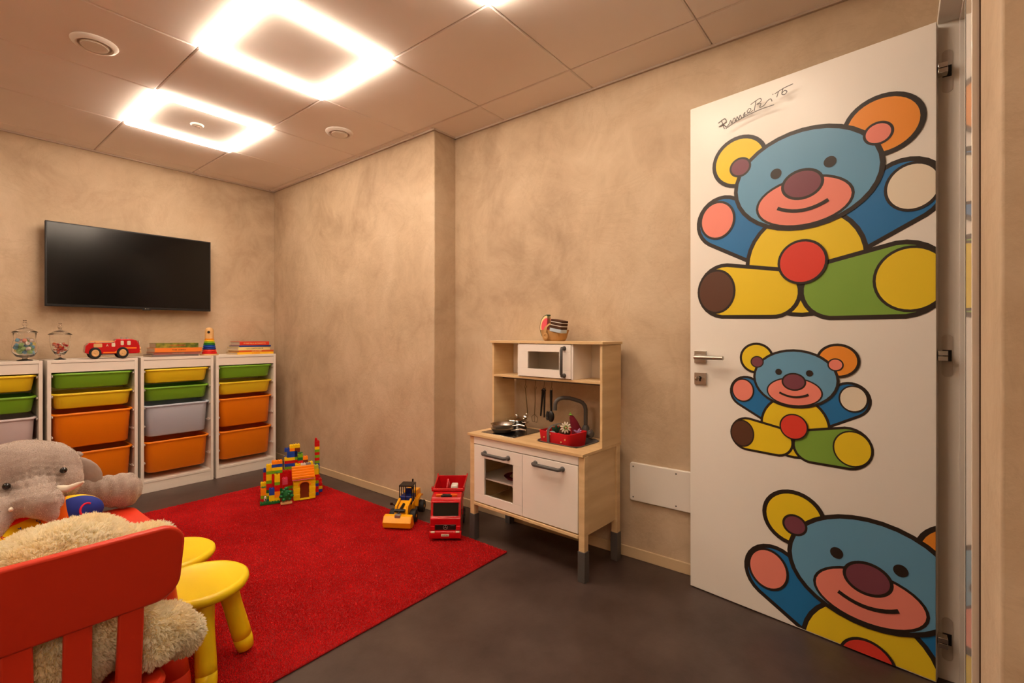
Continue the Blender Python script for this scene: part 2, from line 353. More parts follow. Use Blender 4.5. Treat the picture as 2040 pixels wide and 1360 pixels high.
for i in range(len(xs) - 1):
    for j in range(len(ys) - 1):
        x0, x1, y0, y1 = xs[i], xs[i + 1], ys[j], ys[j + 1]
        if x0 >= 2.0 and y0 < YP < y1: board(x0, x1, y0, YP); board(x0, XF, YP, y1); continue
        if x0 >= 2.0 and y0 >= YP: board(x0, XF, y0, y1); continue
        if x1 > XF and y0 >= YP: x1 = XF
        board(x0, x1, y0, y1)
def ltrim(name, x0, x1, y0, y1):
    bm = B(); box(bm, x0, x1, y0, y1, H - .010, H + .012); struct(name, bm, 'grid', bevel=0.001)
ltrim('trim_1', XR - .014, XR, YD, YP); ltrim('trim_2', XF - .014, XF, YP - .014, YB); ltrim('trim_3', XF, XR, YP - .014, YP)
ltrim('trim_4', XL, XF - .014, YB - .014, YB); ltrim('trim_5', XL, XL + .014, YS, YB - .014); ltrim('trim_6', 0.93, XR - .014, YD, YD + .014)

# square luminaires: four glowing diffuser bars round one ceiling board
def luminaire(x0, y0, label):
    t = thing('ceiling_light', label, 'light', (x0 + .301, y0 + .302, H), 0, 'square ceiling lights')
    h = 0.297; w_ = 0.040
    for q in range(4):
        bm = B(); m = Matrix.Rotation(q * PI / 2, 4, 'Z')
        prof = [(0, 0.0), (0, -.012), (.006, -.018), (w_ - .006, -.018), (w_, -.012), (w_, 0.0)]
        a = [m @ Vector((-(h - u), h - u, z)) for u, z in prof]; b = [m @ Vector((h - u, h - u, z)) for u, z in prof]
        loft(bm, [a, b]); finish('diffuser_bar', bm, 'lamp', t, smooth=False)
    return t
luminaire(GX[4], GY[8], 'farther square ceiling light framing the small detector, nearest the television wall')
luminaire(GX[4], GY[6], 'large square ceiling light in the room middle, left of the plaster pier top')
luminaire(GX[4], GY[4], 'square ceiling light cut by the top photo edge, only its corner seen')
luminaire(GX[1], GY[6], 'added square fill light out of frame, left of the elephant')  # added unseen fill light, brightens kitchen front, door and left ceiling
luminaire(GX[1], GY[1], 'added square fill light out of frame, behind the photographer')  # added unseen fill light, lifts the near wall end and ceiling

def vent(x, y, label):
    t = thing('round_vent', label, 'vent', (x, y, H), 0, 'round ceiling air valves')
    bm = B(); lathe(bm, [(.084, 0), (.084, -.004), (.078, -.012), (.066, -.016), (.060, -.013), (.056, .004)], 40); finish('ring', bm, 'white', t)
    bm = B(); lathe(bm, [(.02, .0), (.046, -.004), (.051, -.012), (.048, -.018), (.03, -.020), (.0005, -.020)], 40); finish('valve_disc', bm, 'white', t)
vent(0.520, 2.785, 'round white air valve in the ceiling board left of the lights, above the television')
vent(1.722, 2.785, 'round white air valve in the ceiling board right of the lights, near the plaster pier')
t = thing('smoke_detector', 'small round white detector inside the far square ceiling light', 'detector', (1.115, 3.37, H))
bm = B(); lathe(bm, [(.036, 0), (.036, -.004), (.030, -.010), (.0005, -.012)], 28); finish('base_disc', bm, 'white', t)
bm = B(); tube(bm, arc((0.006, 0, -.013), .014, 30, 300, 14, 'xy'), .002, 6); tube(bm, arc((-.012, .004, -.013), .008, 200, 420, 10, 'xy'), .002, 6); finish('louvre', bm, 'grid', t)

# ================================================================ DOOR (opened about 98 degrees, hinge at right)
HN = (2.037, -0.085); LW = 0.8095; DA = math.atan2(.801, .117)
door = bpy.data.objects.new('door_1', None); C.objects.link(door); door.location = (HN[0], HN[1], 0); door.rotation_euler = (0, 0, DA); door['kind'] = 'structure'
bm = B(); box(bm, -.0095, LW, -.042, 0, 0.004, 2.097); leaf = finish('door_leaf', bm, 'doorwhite', door, bevel=0.0015)
# flat printed decals: plain round teddy bears, layers of thin vinyl (s = distance from the free edge)
def ell(cx, cy, rx, ry, rot=0, n=36):
    c, s = math.cos(R(rot)), math.sin(R(rot))
    return [(cx + rx * math.cos(2 * PI * i / n) * c - ry * math.sin(2 * PI * i / n) * s, cy + rx * math.cos(2 * PI * i / n) * s + ry * math.sin(2 * PI * i / n) * c) for i in range(n)]
def capp(a, b, r0, r1, n=14):
    an = math.atan2(b[1] - a[1], b[0] - a[0]); o = []
    for i in range(n + 1): q = an + PI / 2 + PI * i / n; o.append((a[0] + r0 * math.cos(q), a[1] + r0 * math.sin(q)))
    for i in range(n + 1): q = an - PI / 2 + PI * i / n; o.append((b[0] + r1 * math.cos(q), b[1] + r1 * math.sin(q)))
    return o
def stroke(pts, wd):
    P = [Vector(p) for p in pts]; l, r_ = [], []
    for i, p in enumerate(P):
        d = (P[min(i + 1, len(P) - 1)] - P[max(i - 1, 0)]).normalized(); n_ = Vector((-d.y, d.x)) * wd / 2; l.append(tuple(p + n_)); r_.append(tuple(p - n_))
    return [[l[i], l[i + 1], r_[i + 1], r_[i]] for i in range(len(P) - 1)]
def clip(poly, x0, x1, y0, y1):
    for ax, lim, sgn in ((0, x0, 1), (0, x1, -1), (1, y0, 1), (1, y1, -1)):
        out = []
        for i in range(len(poly)):
            a, b = poly[i - 1], poly[i]; da, db = (a[ax] - lim) * sgn, (b[ax] - lim) * sgn
            if da * db < 0: t = da / (da - db); out.append((a[0] + (b[0] - a[0]) * t, a[1] + (b[1] - a[1]) * t))
            if db >= 0: out.append(b)
        poly = out
        if len(poly) < 3: return None
    return poly
def decal(name, layers, label=None):
    names = sorted({m for _, m in layers}); bm = B()
    for k, (poly, m) in enumerate(layers):
        p = clip(poly, 0.002, LW + 0.0075, 0.008, 2.093)
        if not p: continue
        vv = [Vector((u, v, 0)) for u, v in p]; y = 0.0004 + 0.00012 * k
        vb = [bm.verts.new((LW - q.x, y, q.y)) for q in vv]
        for tri in tessellate_polygon([vv]):
            try: bm.faces.new([vb[i] for i in tri]).material_index = names.index(m)
            except ValueError: pass
    o = finish(name, bm, names, door, smooth=False)
    for p in o.data.polygons: pass
    if label: o['label'] = label
    return o
def teddy(cx, cy, k, seed):
    Ls = []; ol = 0.0155
    def P(poly): return [(cx + k * x, cy + k * y) for x, y in poly]
    def cap(a, b, r0, r1, m): Ls.append((P(capp(a, b, r0 + ol, r1 + ol)), 'd_black')); Ls.append((P(capp(a, b, r0, r1)), m))
    def el(x, y, rx, ry, m, o=ol, rot=0):
        if o: Ls.append((P(ell(x, y, rx + o, ry + o, rot)), 'd_black'))
        Ls.append((P(ell(x, y, rx, ry, rot)), m))
    cap((-.12, -.20), (-.30, -.09), .085, .095, 'd_deep'); cap((.12, -.20), (.30, -.09), .085, .095, 'd_deep')
    el(0, -.29, .19, .19, 'd_yellow')
    cap((-.10, -.40), (-.29, -.38), .085, .10, 'd_yellow'); cap((.10, -.40), (.29, -.38), .095, .115, 'd_green')
    el(-.325, -.38, .072, .085, 'd_brown', .009); el(.315, -.38, .092, .10, 'd_yellow', .009)
    el(-.32, -.08, .066, .072, 'd_pink', .009); el(.32, -.08, .066, .072, 'd_cream', .009)
    el(-.23, .145, .095, .09, 'd_yellow'); el(.24, .145, .10, .09, 'd_orange')
    el(0, .02, .235, .175, 'd_blue')
    el(-.225, .12, .035, .032, 'd_plum', .008); el(.23, .12, .035, .032, 'd_pink', .008)
    el(0, -.065, .155, .085, 'd_pink', .009); el(0, .0, .062, .048, 'd_plum', .010)
    el(-.09, .06, .020, .020, 'd_black', 0); el(.09, .06, .020, .020, 'd_black', 0)
    for s in stroke([(x, -.098 + 3.2 * x * x) for x in [(-.085 + .017 * i) for i in range(11)]], .013): Ls.append((P(s), 'd_black'))
    el(0, -.29, .075, .075, 'd_red', .009)
    return Ls
decal('bear_decal', teddy(.440, 1.668, 1.0, 1), 'large printed teddy bear on the upper door')
decal('bear_decal', teddy(.412, .928, .585, 2), 'small printed teddy bear in the middle of the door')
decal('bear_decal', teddy(.640, .268, 1.0, 3), 'large printed teddy bear cut off by the bottom edge of the door')
# ink signature, joined loops
def scurve(P, n=6):
    out = []
    for i in range(len(P) - 1):
        p0, p1, p2, p3 = P[max(i - 1, 0)], P[i], P[i + 1], P[min(i + 2, len(P) - 1)]
        for j in range(n):
            t = j / n; out.append(tuple(0.5 * (2 * p1[a] + (p2[a] - p0[a]) * t + (2 * p0[a] - 5 * p1[a] + 4 * p2[a] - p3[a]) * t * t + (3 * p1[a] - p0[a] - 3 * p2[a] + p3[a]) * t ** 3) for a in (0, 1)))
    return out + [P[-1]]
sig = [[(.138, 1.995), (.150, 1.958)], [(.124, 1.990), (.150, 2.000), (.158, 1.985), (.140, 1.978), (.128, 1.972), (.146, 1.976), (.160, 1.962), (.172, 1.972), (.178, 1.983), (.184, 1.968), (.190, 1.984), (.196, 1.985), (.201, 1.970), (.206, 1.988), (.212, 1.974), (.218, 1.990), (.225, 1.976), (.234, 1.980), (.238, 1.994), (.232, 1.984), (.243, 1.982), (.252, 1.986), (.262, 1.996), (.256, 2.002), (.248, 1.992), (.258, 1.983), (.272, 1.990)],
       [(.282, 2.022), (.276, 1.984)], [(.262, 2.014), (.296, 2.026), (.302, 2.014), (.286, 2.006), (.302, 2.004), (.298, 1.990), (.314, 1.992), (.326, 2.004), (.338, 2.008), (.344, 1.996)],
       [(.166, 1.946), (.22, 1.965), (.29, 1.978), (.352, 1.980)], [(.346, 2.020), (.349, 2.022)], [(.354, 2.020), (.385, 2.030), (.418, 2.034)], [(.368, 2.024), (.362, 2.004)], [(.384, 2.028), (.380, 2.010), (.390, 2.004), (.398, 2.012), (.390, 2.018), (.382, 2.012)]]
decal('signature', [(q, 'inkgrey') for s in sig for q in stroke(scurve([(a, 1.997 + (b - 1.99)) for a, b in s]), .0032)])
# lever handle, key plate
hx = LW - 0.048
def rosette(name, z): bm = B(); box(bm, hx - .026, hx + .026, 0, .008, z - .026, z + .026); return finish(name, bm, 'nickel', door, bevel=.001)
hp = rosette('handle_plate', 1.010)
bm = B(); cyl(bm, (hx, .006, 1.010), (0, 1, 0), .010, .042, 18); tube(bm, [(hx + .006, .050, 1.010), (hx - .03, .050, 1.010), (hx - .118, .050, 1.010)], [.0085, .0095, .0085], 12)
finish('lever_handle', bm, 'nickel', door, bevel=.001)
kp = rosette('key_plate', .916)
bm = B(); cyl(bm, (hx, .0082, .920), (0, 1, 0), .007, .001, 14); box(bm, hx - .003, hx + .003, .0082, .0092, .905, .920); finish('keyhole', bm, 'blackp', door)
bm = B(); cyl(bm, (hx, .008, .920), (0, 1, 0), .0035, .022, 10); lathe(bm, [(.003, 0), (.011, .0), (.011, .003), (.003, .003)], 18, 0, axis_mtx((hx, .034, .9185), (1, 0, 0.1))); finish('key', bm, 'chrome', door)
# frame: far jamb with rebate, header, near jamb and its glossy room-side casing
fr = bpy.data.objects.new('door_frame', None); fr.name = 'trim_7'; C.objects.link(fr); fr['kind'] = 'structure'
bm = B(); box(bm, 2.078, 2.10, -.255, -.098, 0, 2.128); box(bm, 2.066, 2.079, -.255, -.150, 0, 2.105); finish('far_jamb', bm, 'glosswhite' if 0 else 'white', fr, bevel=.0015)
bm = B(); box(bm, 1.228, 2.078, -.255, -.098, 2.106, 2.128); box(bm, 1.248, 2.066, -.255, -.150, 2.094, 2.107); finish('header', bm, 'white', fr, bevel=.0015)
bm = B(); box(bm, 1.226, 1.248, -.255, -.098, 0, 2.106); finish('near_jamb', bm, 'white', fr, bevel=.0015)
bm = B(); box(bm, 1.140, 1.240, -.110, -.098, 0, 2.16); finish('casing', bm, 'glosswhite', fr, bevel=.0012)
bm = B(); box(bm, 1.1355, 1.1398, -.110, -.1075, 0, 2.16); finish('shadow_gap_strip', bm, 'felt_brown', fr)  # shadow gap beside the casing, put in as a dark brown strip
bm = B(); box(bm, 1.2400, 2.10, -.110, -.0985, 2.1285, 2.16); finish('head_casing', bm, 'glosswhite', fr, bevel=.0012)
for z in (1.948, 1.039, .133):
    h = bpy.data.objects.new('hinge', None); C.objects.link(h); h.parent = fr; h.location = (2.078, -.122, z)
    bm = B(); prism(bm, rpoly(-.0135, .0135, -.068, .068, .013, 6), -.0022, .002, 'yz'); finish('hinge_cup', bm, 'hingegrey', h)
    bm = B(); box(bm, -.0035, 0, -.0105, .0115, -.018, .018); finish('recess', bm, 'blackp', h)
    bm = B(); box(bm, -.040, -.0036, .0, .024, -.016, -.001); box(bm, -.040, -.0036, .0, .024, .001, .016); finish('hinge_arm', bm, 'chrome', h, bevel=.001)

# ================================================================ TELEVISION
t = thing('television', 'wide black flat television on the plaster wall above the toy drawers', 'television', (1.042, 4.32, 1.572))
bm = B(); box(bm, -.4835, .4835, 0, .028, -.2785, .2785); finish('housing', bm, 'tvframe', t, bevel=.003)
bm = B(); box(bm, -.474, .474, -.0012, .001, -.262, .270); finish('screen', bm, 'screen', t)
bm = B(); box(bm, -.30, .30, .028, .055, -.24, .06); finish('back_cover', bm, 'blackp', t, bevel=.008)
bm = B(); box(bm, -.20, -.17, .05, .078, -.15, .15); box(bm, .17, .20, .05, .078, -.15, .15); box(bm, -.25, .25, .07, .078, -.05, .05); finish('wall_bracket', bm, 'blackp', t)
bm = B(); box(bm, .035, .085, -.003, .01, -.2865, -.2775); finish('logo_tab', bm, 'blackp', t, bevel=.001)
g_ = text('logo', 'LG', .011, 'silver', t, (.067, -.0034, -.2745), (PI / 2, 0, 0))
bm = B(); lathe(bm, [(.0042, 0), (.0042, .0004)], 16, 0, axis_mtx((.052, -.0014, -.2745), (0, -1, 0))); finish('logo_disc', bm, 'silver', t)

# ================================================================ STORAGE UNITS
FY = 4.10; UH = .947; RZ = [.850 - .1275 * k for k in range(6)]
def unit(x0, label):
    W = .455; t = thing('storage_unit', label, 'shelf', (x0, FY, 0), 0, 'white storage frames under the television')
    for s in (0, W - .018):
        bm = B(); box(bm, s, s + .018, 0, .298, 0, UH); finish('side_panel', bm, 'whitewood', t, bevel=.001)
    bm = B(); box(bm, .018, W - .018, .0, .298, UH - .018, UH); finish('top_panel', bm, 'whitewood', t, bevel=.001)
    bm = B(); box(bm, .018, W - .018, .003, .018, UH - .078, UH - .020); finish('front_rail', bm, 'whitewood', t, bevel=.001)
    bm = B(); box(bm, .018, W - .018, .0, .298, .070, .086); finish('bottom_shelf', bm, 'whitewood', t, bevel=.001)
    bm = B(); box(bm, .018, W - .018, .003, .018, 0, .069); finish('plinth', bm, 'whitewood', t, bevel=.001)
    bm = B(); box(bm, .018, W - .018, .290, .297, .086, UH - .018); finish('back_panel', bm, 'whitewood', t)
    for z in RZ:
        for s, d in ((.018, 1), (W - .018, -1)):
            bm = B(); tube(bm, [(s + d * .006, .275, z - .009), (s + d * .006, .008, z - .009), (s + d * .006, .002, z - .004), (s + d * .006, .006, z + .001), (s + d * .006, .045, z + .001)], .0028, 6)
            finish('runner', bm, 'white', t)
    return t
ULAB = ['white storage frame cut by the left photo edge, beneath the two candy jars end', 'white storage frame second from left, under the wooden fire engine',
        'white storage frame third from left with the pale blue bin', 'white storage frame at the right end next to the room corner']
UX = [.065, .540, 1.012, 1.486]
for x, l in zip(UX, ULAB): unit(x, l)
def bin_(x0, k, m, large, label, dy=0.0):
    cx = x0 + .2275; zt = RZ[k] + .012; h = .222 if large else .098
    t = thing('storage_bin', label, 'bin', (cx, FY + .150 + dy, zt - h), 0, 'plastic bins in the storage frames')
    bm = B(); a, b = .203, .146
    loops = [rr(a - .026, b - .018, .045, 0, 5), rr(a - .018, b - .012, .05, .006, 5), rr(a - .006, b - .004, .05, h - .014, 5), rr(a - .004, b - .002, .05, h - .004, 5),
             rr(a + .005, b + .004, .052, h - .012, 5), rr(a + .006, b + .005, .052, h - .004, 5), rr(a + .002, b + .002, .052, h, 5), rr(a - .008, b - .006, .048, h - .001, 5),
             rr(a - .010, b - .008, .047, h - .014, 5), rr(a - .022, b - .016, .046, .009, 5), rr(a - .03, b - .022, .04, .004, 5)]
    loft(bm, loops); finish('tub', bm, m, t, ang=60)
    return t
G = 'green'; bins = [
    (0, 0, 'bin_yellow', 0, 'shallow yellow bin at the top of the leftmost frame'), (0, 1, 'bin_green', 0, 'shallow green bin under the yellow one in the leftmost frame'),
    (0, 2, 'bin_milk', 1, 'deep milky white bin in the leftmost frame above the elephant'), (0, 4, 'bin_orange', 1, 'deep orange bin at the bottom of the leftmost frame behind the elephant'),
    (1, 0, 'bin_green', 0, 'shallow green bin at the top of the frame under the fire engine'), (1, 1, 'bin_yellow', 0, 'shallow yellow bin below the green one under the fire engine'),
    (1, 2, 'bin_orange', 1, 'deep orange bin, upper of the two in the frame under the fire engine'), (1, 4, 'bin_orange', 1, 'deep orange bin full of toys right of the elephant head'),
    (2, 0, 'bin_yellow', 0, 'shallow yellow bin at the top of the third frame'), (2, 1, 'bin_green', 0, 'shallow green bin directly above the pale blue bin'),
    (2, 2, 'bin_clear', 1, 'deep pale blue grey bin, the only one of its colour'), (2, 4, 'bin_orange', 1, 'deep orange bin directly beneath the pale blue bin'),
    (3, 0, 'bin_green', 0, 'shallow green bin at the top of the rightmost frame'), (3, 1, 'bin_yellow', 0, 'shallow yellow bin below the green one in the rightmost frame'),
    (3, 2, 'bin_orange', 1, 'deep orange bin, upper of the two in the rightmost frame'), (3, 4, 'bin_orange', 1, 'deep orange bin, lowest in the rightmost frame')]
for u, k, m, lg, lab in bins: bin_(UX[u], k, m, lg, lab)
# toys lying in the lowest bin of the second frame
bz = RZ[4] + .012 - .222 + .006
t = thing('toy_block', 'yellow toy block lying in the orange toy bin', 'block', (.80, 4.18, bz + .12), .5); bm = B(); box(bm, -.03, .03, -.02, .02, -.05, .072); finish('block_body', bm, 'toyyellow', t, bevel=.006)
t = thing('toy_tin', 'pale tin cylinder standing in the orange toy bin', 'toy', (.70, 4.19, bz)); bm = B(); lathe(bm, [(.026, 0), (.027, .005), (.027, .19), (.024, .196), (.001, .196)], 20); finish('tin_body', bm, 'bin_milk', t)
t = thing('toy_log', 'dark wooden toy pieces heaped in the orange toy bin', 'toy', (.875, 4.20, bz))
bm = B(); cyl(bm, (-.07, -.03, .17), (1, .3, .1), .017, .12, 12); finish('log_piece', bm, 'p_brown', t)
bm = B(); ball(bm, (.0, .03, .16), (.06, .045, .03)); finish('lump', bm, 'rubber', t)
bm = B(); lathe(bm, [(.16, 0), (.15, .14), (.001, .15)], 4, 0, Matrix.Translation((-.07, .03, 0)) @ Matrix.Diagonal((1, .6, 1, 1)) @ Matrix.Rotation(PI / 4, 4, 'Z')); finish('toy_heap', bm, 'felt_brown', t)

# ---------------------------------------------------------------- things on top of the units
def candy_jar(x, y, label, cup, cols, seed, lab2):
    z = UH; t = thing('candy_jar', label, 'jar', (x, y, z), 0, 'lidded glass candy jars')
    if cup: outer = [(.028, 0), (.028, .004), (.007, .010), (.006, .022), (.024, .034), (.042, .065), (.049, .105), (.051, .150), (.050, .158)]
    else: outer = [(.036, 0), (.036, .004), (.012, .010), (.012, .016), (.040, .026), (.058, .055), (.060, .085), (.053, .115), (.049, .135), (.053, .168), (.054, .172)]
    inner = [(max(r - .0025, .001), h + .003) for r, h in outer if h > (.03 if cup else .02)][::-1]; zz = inner[-1][1]
    inner = [(r, min(h, outer[-1][1])) for r, h in inner] + [(.001, zz + .002)]
    bm = B(); lathe(bm, outer + inner, 32); finish('bowl', bm, 'glass', t, ang=80)
    hz = outer[-1][1] + .001; bm = B()
    lathe(bm, [(.058, hz), (.059, hz + .003), (.036, hz + .018), (.018, hz + .028), (.006, hz + .034), (.006, hz + .040), (.012, hz + .046), (.013, hz + .054), (.007, hz + .062), (.004, hz + .066), (.0085, hz + .074), (.001, hz + .080)], 32)
    finish('lid', bm, 'glass', t, ang=80)
    g = random.Random(seed); n = 0; placed = []
    for it in range(4000):
        if n >= (48 if not cup else 26): break
        zc = g.uniform(.045, .130 if not cup else .104); rmax = (.044 if zc < .10 else .036) if not cup else (.022 + (zc - .045) * .24)
        a = g.uniform(0, 2 * PI); r = rmax * math.sqrt(g.random()); p = Vector((r * math.cos(a), r * math.sin(a), zc))
        if any((p - q).length < (.0185 if not cup else .015) for q in placed): continue
        placed.append(p); n += 1; q = rnd.choice
        c = thing('candy', lab2, 'candy', (x + p.x, y + p.y, z + p.z), g.uniform(0, 6), 'candies in the ' + ('cup jar' if cup else 'round jar'))
        bm = B(); dr = Vector((g.uniform(-1, 1), g.uniform(-1, 1), g.uniform(-.6, .6)))
        if cup: ball(bm, (0, 0, 0), (.010, .007, .007), 10, 6); finish('wrapped_sweet', bm, g.choice(cols), c)
        else: lathe(bm, [(.009, -.009), (.0115, -.006), (.0115, .006), (.009, .009)], 12, 0, axis_mtx((0, 0, 0), dr)); finish('marshmallow', bm, g.choice(cols), c)
M['c_blue'] = mat('candy_blue', rgb(130, 190, 224), .7); M['c_green'] = mat('candy_green', rgb(168, 206, 140), .7); M['c_yel'] = mat('candy_yellow', rgb(244, 220, 130), .7)
M['c_pink'] = mat('candy_pink', rgb(250, 160, 140), .7); M['c_white'] = mat('candy_white', rgb(246, 232, 226), .7); M['c_red'] = mat('candy_red', rgb(212, 40, 52), .35); M['c_org'] = mat('candy_orange', rgb(232, 104, 50), .35)
candy_jar(.452, 4.19, 'round bellied glass jar of pastel marshmallows at the left', False, ['c_blue', 'c_blue', 'c_green', 'c_yel', 'c_pink', 'c_white', 'c_green'], 3, 'pastel marshmallow in the round bellied jar')
candy_jar(.612, 4.19, 'slim footed glass jar of red wrapped sweets beside the fire engine', True, ['c_red', 'c_red', 'c_pink', 'c_org'], 5, 'red or orange wrapped sweet in the footed jar')

# wooden fire engine, front to the right, seen from its side
t = thing('toy_fire_engine', 'red wooden toy fire engine with ladder bed on the second storage frame', 'toy truck', (.722, 4.165, UH), R(-4))
t.scale = (1.03, 1, 1.24)
bm = B(); pr_ = [(0, .035), (.005, .070), (.020, .085), (.145, .085), (.150, .100), (.158, .106), (.235, .106), (.262, .098), (.278, .070), (.280, .030), (.26, .026), (.02, .026)]
prism(bm, pr_, -.048, .048, 'xz'); finish('body', bm, 'truckred', t, bevel=.003)
for y, nm in ((-.0486, 'near'), (.0476, 'far')):
    bm = B(); prism(bm, [(.09, .036), (.145, .036), (.20, .060), (.262, .060), (.262, .052), (.21, .052), (.16, .030), (.09, .030)], y, y + .0010, 'xz'); finish('orange_stripe', bm, 'ballorange', t)
    for x0, x1, z0, z1, m in ((.043, .085, .062, .082, 'woodtoy'), (.094, .128, .058, .082, 'truckred'), (.132, .150, .064, .084, 'plate'), (.178, .194, .072, .096, 'plate'), (.212, .230, .072, .095, 'plate')):
        bm = B(); prism(bm, rpoly(x0, x1, z0, z1, .004, 3), y - .0003, y + .0013, 'xz'); finish('window' if m == 'plate' else 'side_panel', bm, m, t)
text('number', 'A', .018, 'plate', t, (.110, -.0492, .071), (PI / 2, 0, 0))
bm = B(); prism(bm, rpoly(-.034, .034, .062, .096, .014, 4), .2785, .2800, 'yz'); finish('windscreen', bm, 'plate', t)
bm = B(); box(bm, .274, .288, -.046, .046, .024, .042); finish('bumper', bm, 'woodtoy', t, bevel=.003)
for y in (-.034, .034):
    bm = B(); cyl(bm, (.278, y, .052), (1, 0, 0), .009, .008, 14); finish('headlight', bm, 'woodtoy', t, bevel=.001)
bm = B(); box(bm, .03, .15, -.020, -.014, .090, .096); box(bm, .03, .15, .014, .020, .090, .096)
for i in range(7): cyl(bm, (.036 + .018 * i, -.015, .093), (0, 1, 0), .0022, .03, 6)
box(bm, .055, .075, -.02, .02, .084, .090); finish('ladder', bm, 'woodtoy', t)
for x in (.186, .214):
    bm = B(); cyl(bm, (x, -.02, .104), (0, 0, 1), .006, .010, 12); finish('beacon', bm, 'silver', t)
bm = B(); box(bm, .085, .145, -.040, .040, .018, .028); finish('step', bm, 'silver', t, bevel=.002)
for x in (.050, .190, .245) if 0 else (.050, .188):
    for y in (-.060, .044):
        wh = finish('wheel', (lambda b_: (lathe(b_, [(.020, 0), (.028, .0), (.031, .004), (.031, .013), (.028, .017), (.020, .017)], 26, 0, axis_mtx((x, y, .031), (0, 1, 0))), b_)[1])(B()), 'rubber', t)
        bm = B(); lathe(bm, [(.019, -.0012), (.015, -.003), (.006, -.001), (.004, -.003), (.0005, -.003)], 20, 0, axis_mtx((x, y, .031), (0, 1, 0)) if y < 0 else axis_mtx((x, y + .017, .031), (0, -1, 0))); finish('hub', bm, 'woodtoy', wh)

def book(x, y, z, L_, D_, h, rz, cover, label, group, spine=None, txt_m='ink', soft=False):
    t = thing('book', label, 'book', (x, y, z), R(rz), group)
    bm = B(); c = .002
    box(bm, 0, L_, 0, D_, 0, c); box(bm, 0, L_, 0, D_, h - c, h); box(bm, 0, L_, -.0015, c, 0, h); finish('cover', bm, cover, t, bevel=.0008)
    bm = B(); box(bm, .003, L_ - .003, c, D_ - .003, c, h - c); finish('pages', bm, 'paper', t)
    if spine: text('spine_title', spine, min(h * .72, .013), txt_m, t, (L_ / 2, -.0021, h / 2), (PI / 2, 0, 0), sx=1.0)
    return t
M['jungle'] = mat('jungle_print', rgb(90, 120, 40), .4, var=(28, rgb(46, 78, 26), rgb(168, 160, 60))); M['bk_grey'] = mat('grey_cover', rgb(120, 106, 104), .5); M['bk_rose'] = mat('rose_cover', rgb(176, 104, 96), .5)
M['bk_orange'] = mat('orange_cover', rgb(236, 128, 44), .45); M['bk_red'] = mat('red_cover', rgb(222, 60, 36), .4); M['bk_blue'] = mat('blue_cover', rgb(52, 74, 150), .4)
M['bk_cream'] = mat('cream_cover', rgb(246, 224, 150), .45); M['bk_yel'] = mat('yellow_cover', rgb(246, 190, 40), .45); M['bk_deep'] = mat('brick_cover', rgb(206, 88, 30), .45)
z = UH; ga = 'books in the stack left of the ring tower'; gb = 'books in the stack at the right end'
book(1.088, 4.150, z, .300, .17, .015, 3, 'bk_grey', 'thin grey book at the very bottom of the left stack', ga); z += .0155
book(1.100, 4.152, z, .300, .17, .017, 1, 'bk_rose', 'dull rose book above the grey one in the left stack', ga, 'TANTE STORIE', 'paper'); z += .0175
book(1.102, 4.140, z, .302, .17, .031, 2, 'bk_orange', 'thick orange spined book in the middle of the left stack', ga, 'FIABE  ANIMALI', 'ink'); z += .0315
book(1.112, 4.152, z, .268, .17, .034, -1, 'jungle', 'thick green jungle print book topping the left stack', ga, 'NELLA GIUNGLA', 'bk_red')
z = UH
book(1.655, 4.145, z, .295, .19, .018, 3, 'bk_yel', 'yellow book lying lowest in the right stack', gb, 'LE PAROLE', 'bk_deep'); z += .0185
book(1.668, 4.150, z, .282, .19, .014, 2, 'bk_deep', 'brick orange book second from the bottom of the right stack', gb, 'COLORI E FORME', 'bk_cream'); z += .0145
book(1.664, 4.148, z, .262, .18, .026, 5, 'bk_cream', 'cream book with black numbers on its spine in the right stack', gb, '1 2 3 2  CONTA CON ME', 'ink'); z += .0265
book(1.672, 4.150, z, .258, .18, .014, 3, 'bk_blue', 'thin blue book under the topmost red book', gb); z += .0145
book(1.676, 4.152, z, .235, .18, .030, 1, 'bk_red', 'red book with yellow title topping the right stack', gb, 'STORIE DELLA BUONANOTTE', 'bk_cream')
# ring tower
t = thing('ring_tower', 'wooden rainbow ring stacking tower between the two book stacks', 'toy', (1.480, 4.22, UH))
bm = B(); lathe(bm, [(.062, 0), (.064, .004), (.062, .010), (.001, .010)], 32); finish('base_plate', bm, 'woodtoy', t)
zz = .010
for rad, hh, m in ((.052, .018, 'p_red'), (.048, .016, 'bk_red'), (.046, .017, 'nearb'), (.043, .017, 'p_blue'), (.041, .014, 'p_darkgreen'), (.038, .014, 'p_green'), (.035, .014, 'p_yellow'), (.033, .010, 'p_duploorange')):
    if m == 'nearb': m = 'p_nearblue'
    bm = B(); lathe(bm, [(rad - .004, zz), (rad, zz + .003), (rad - .001, zz + hh - .003), (rad - .005, zz + hh), (.001, zz + hh)], 32); finish('ring', bm, m, t); zz += hh
bm = B(); lathe(bm, [(.031, zz), (.030, zz + .03), (.030, zz + .06), (.027, zz + .073), (.018, zz + .083), (.001, zz + .087)], 32); pg = finish('peg_head', bm, 'woodtoy', t)
bm = B(); cyl(bm, (-.014, -.0275, zz + .050), (-.35, -1, 0), .0095, .004, 16); finish('eye_hole', bm, 'blackp', pg)

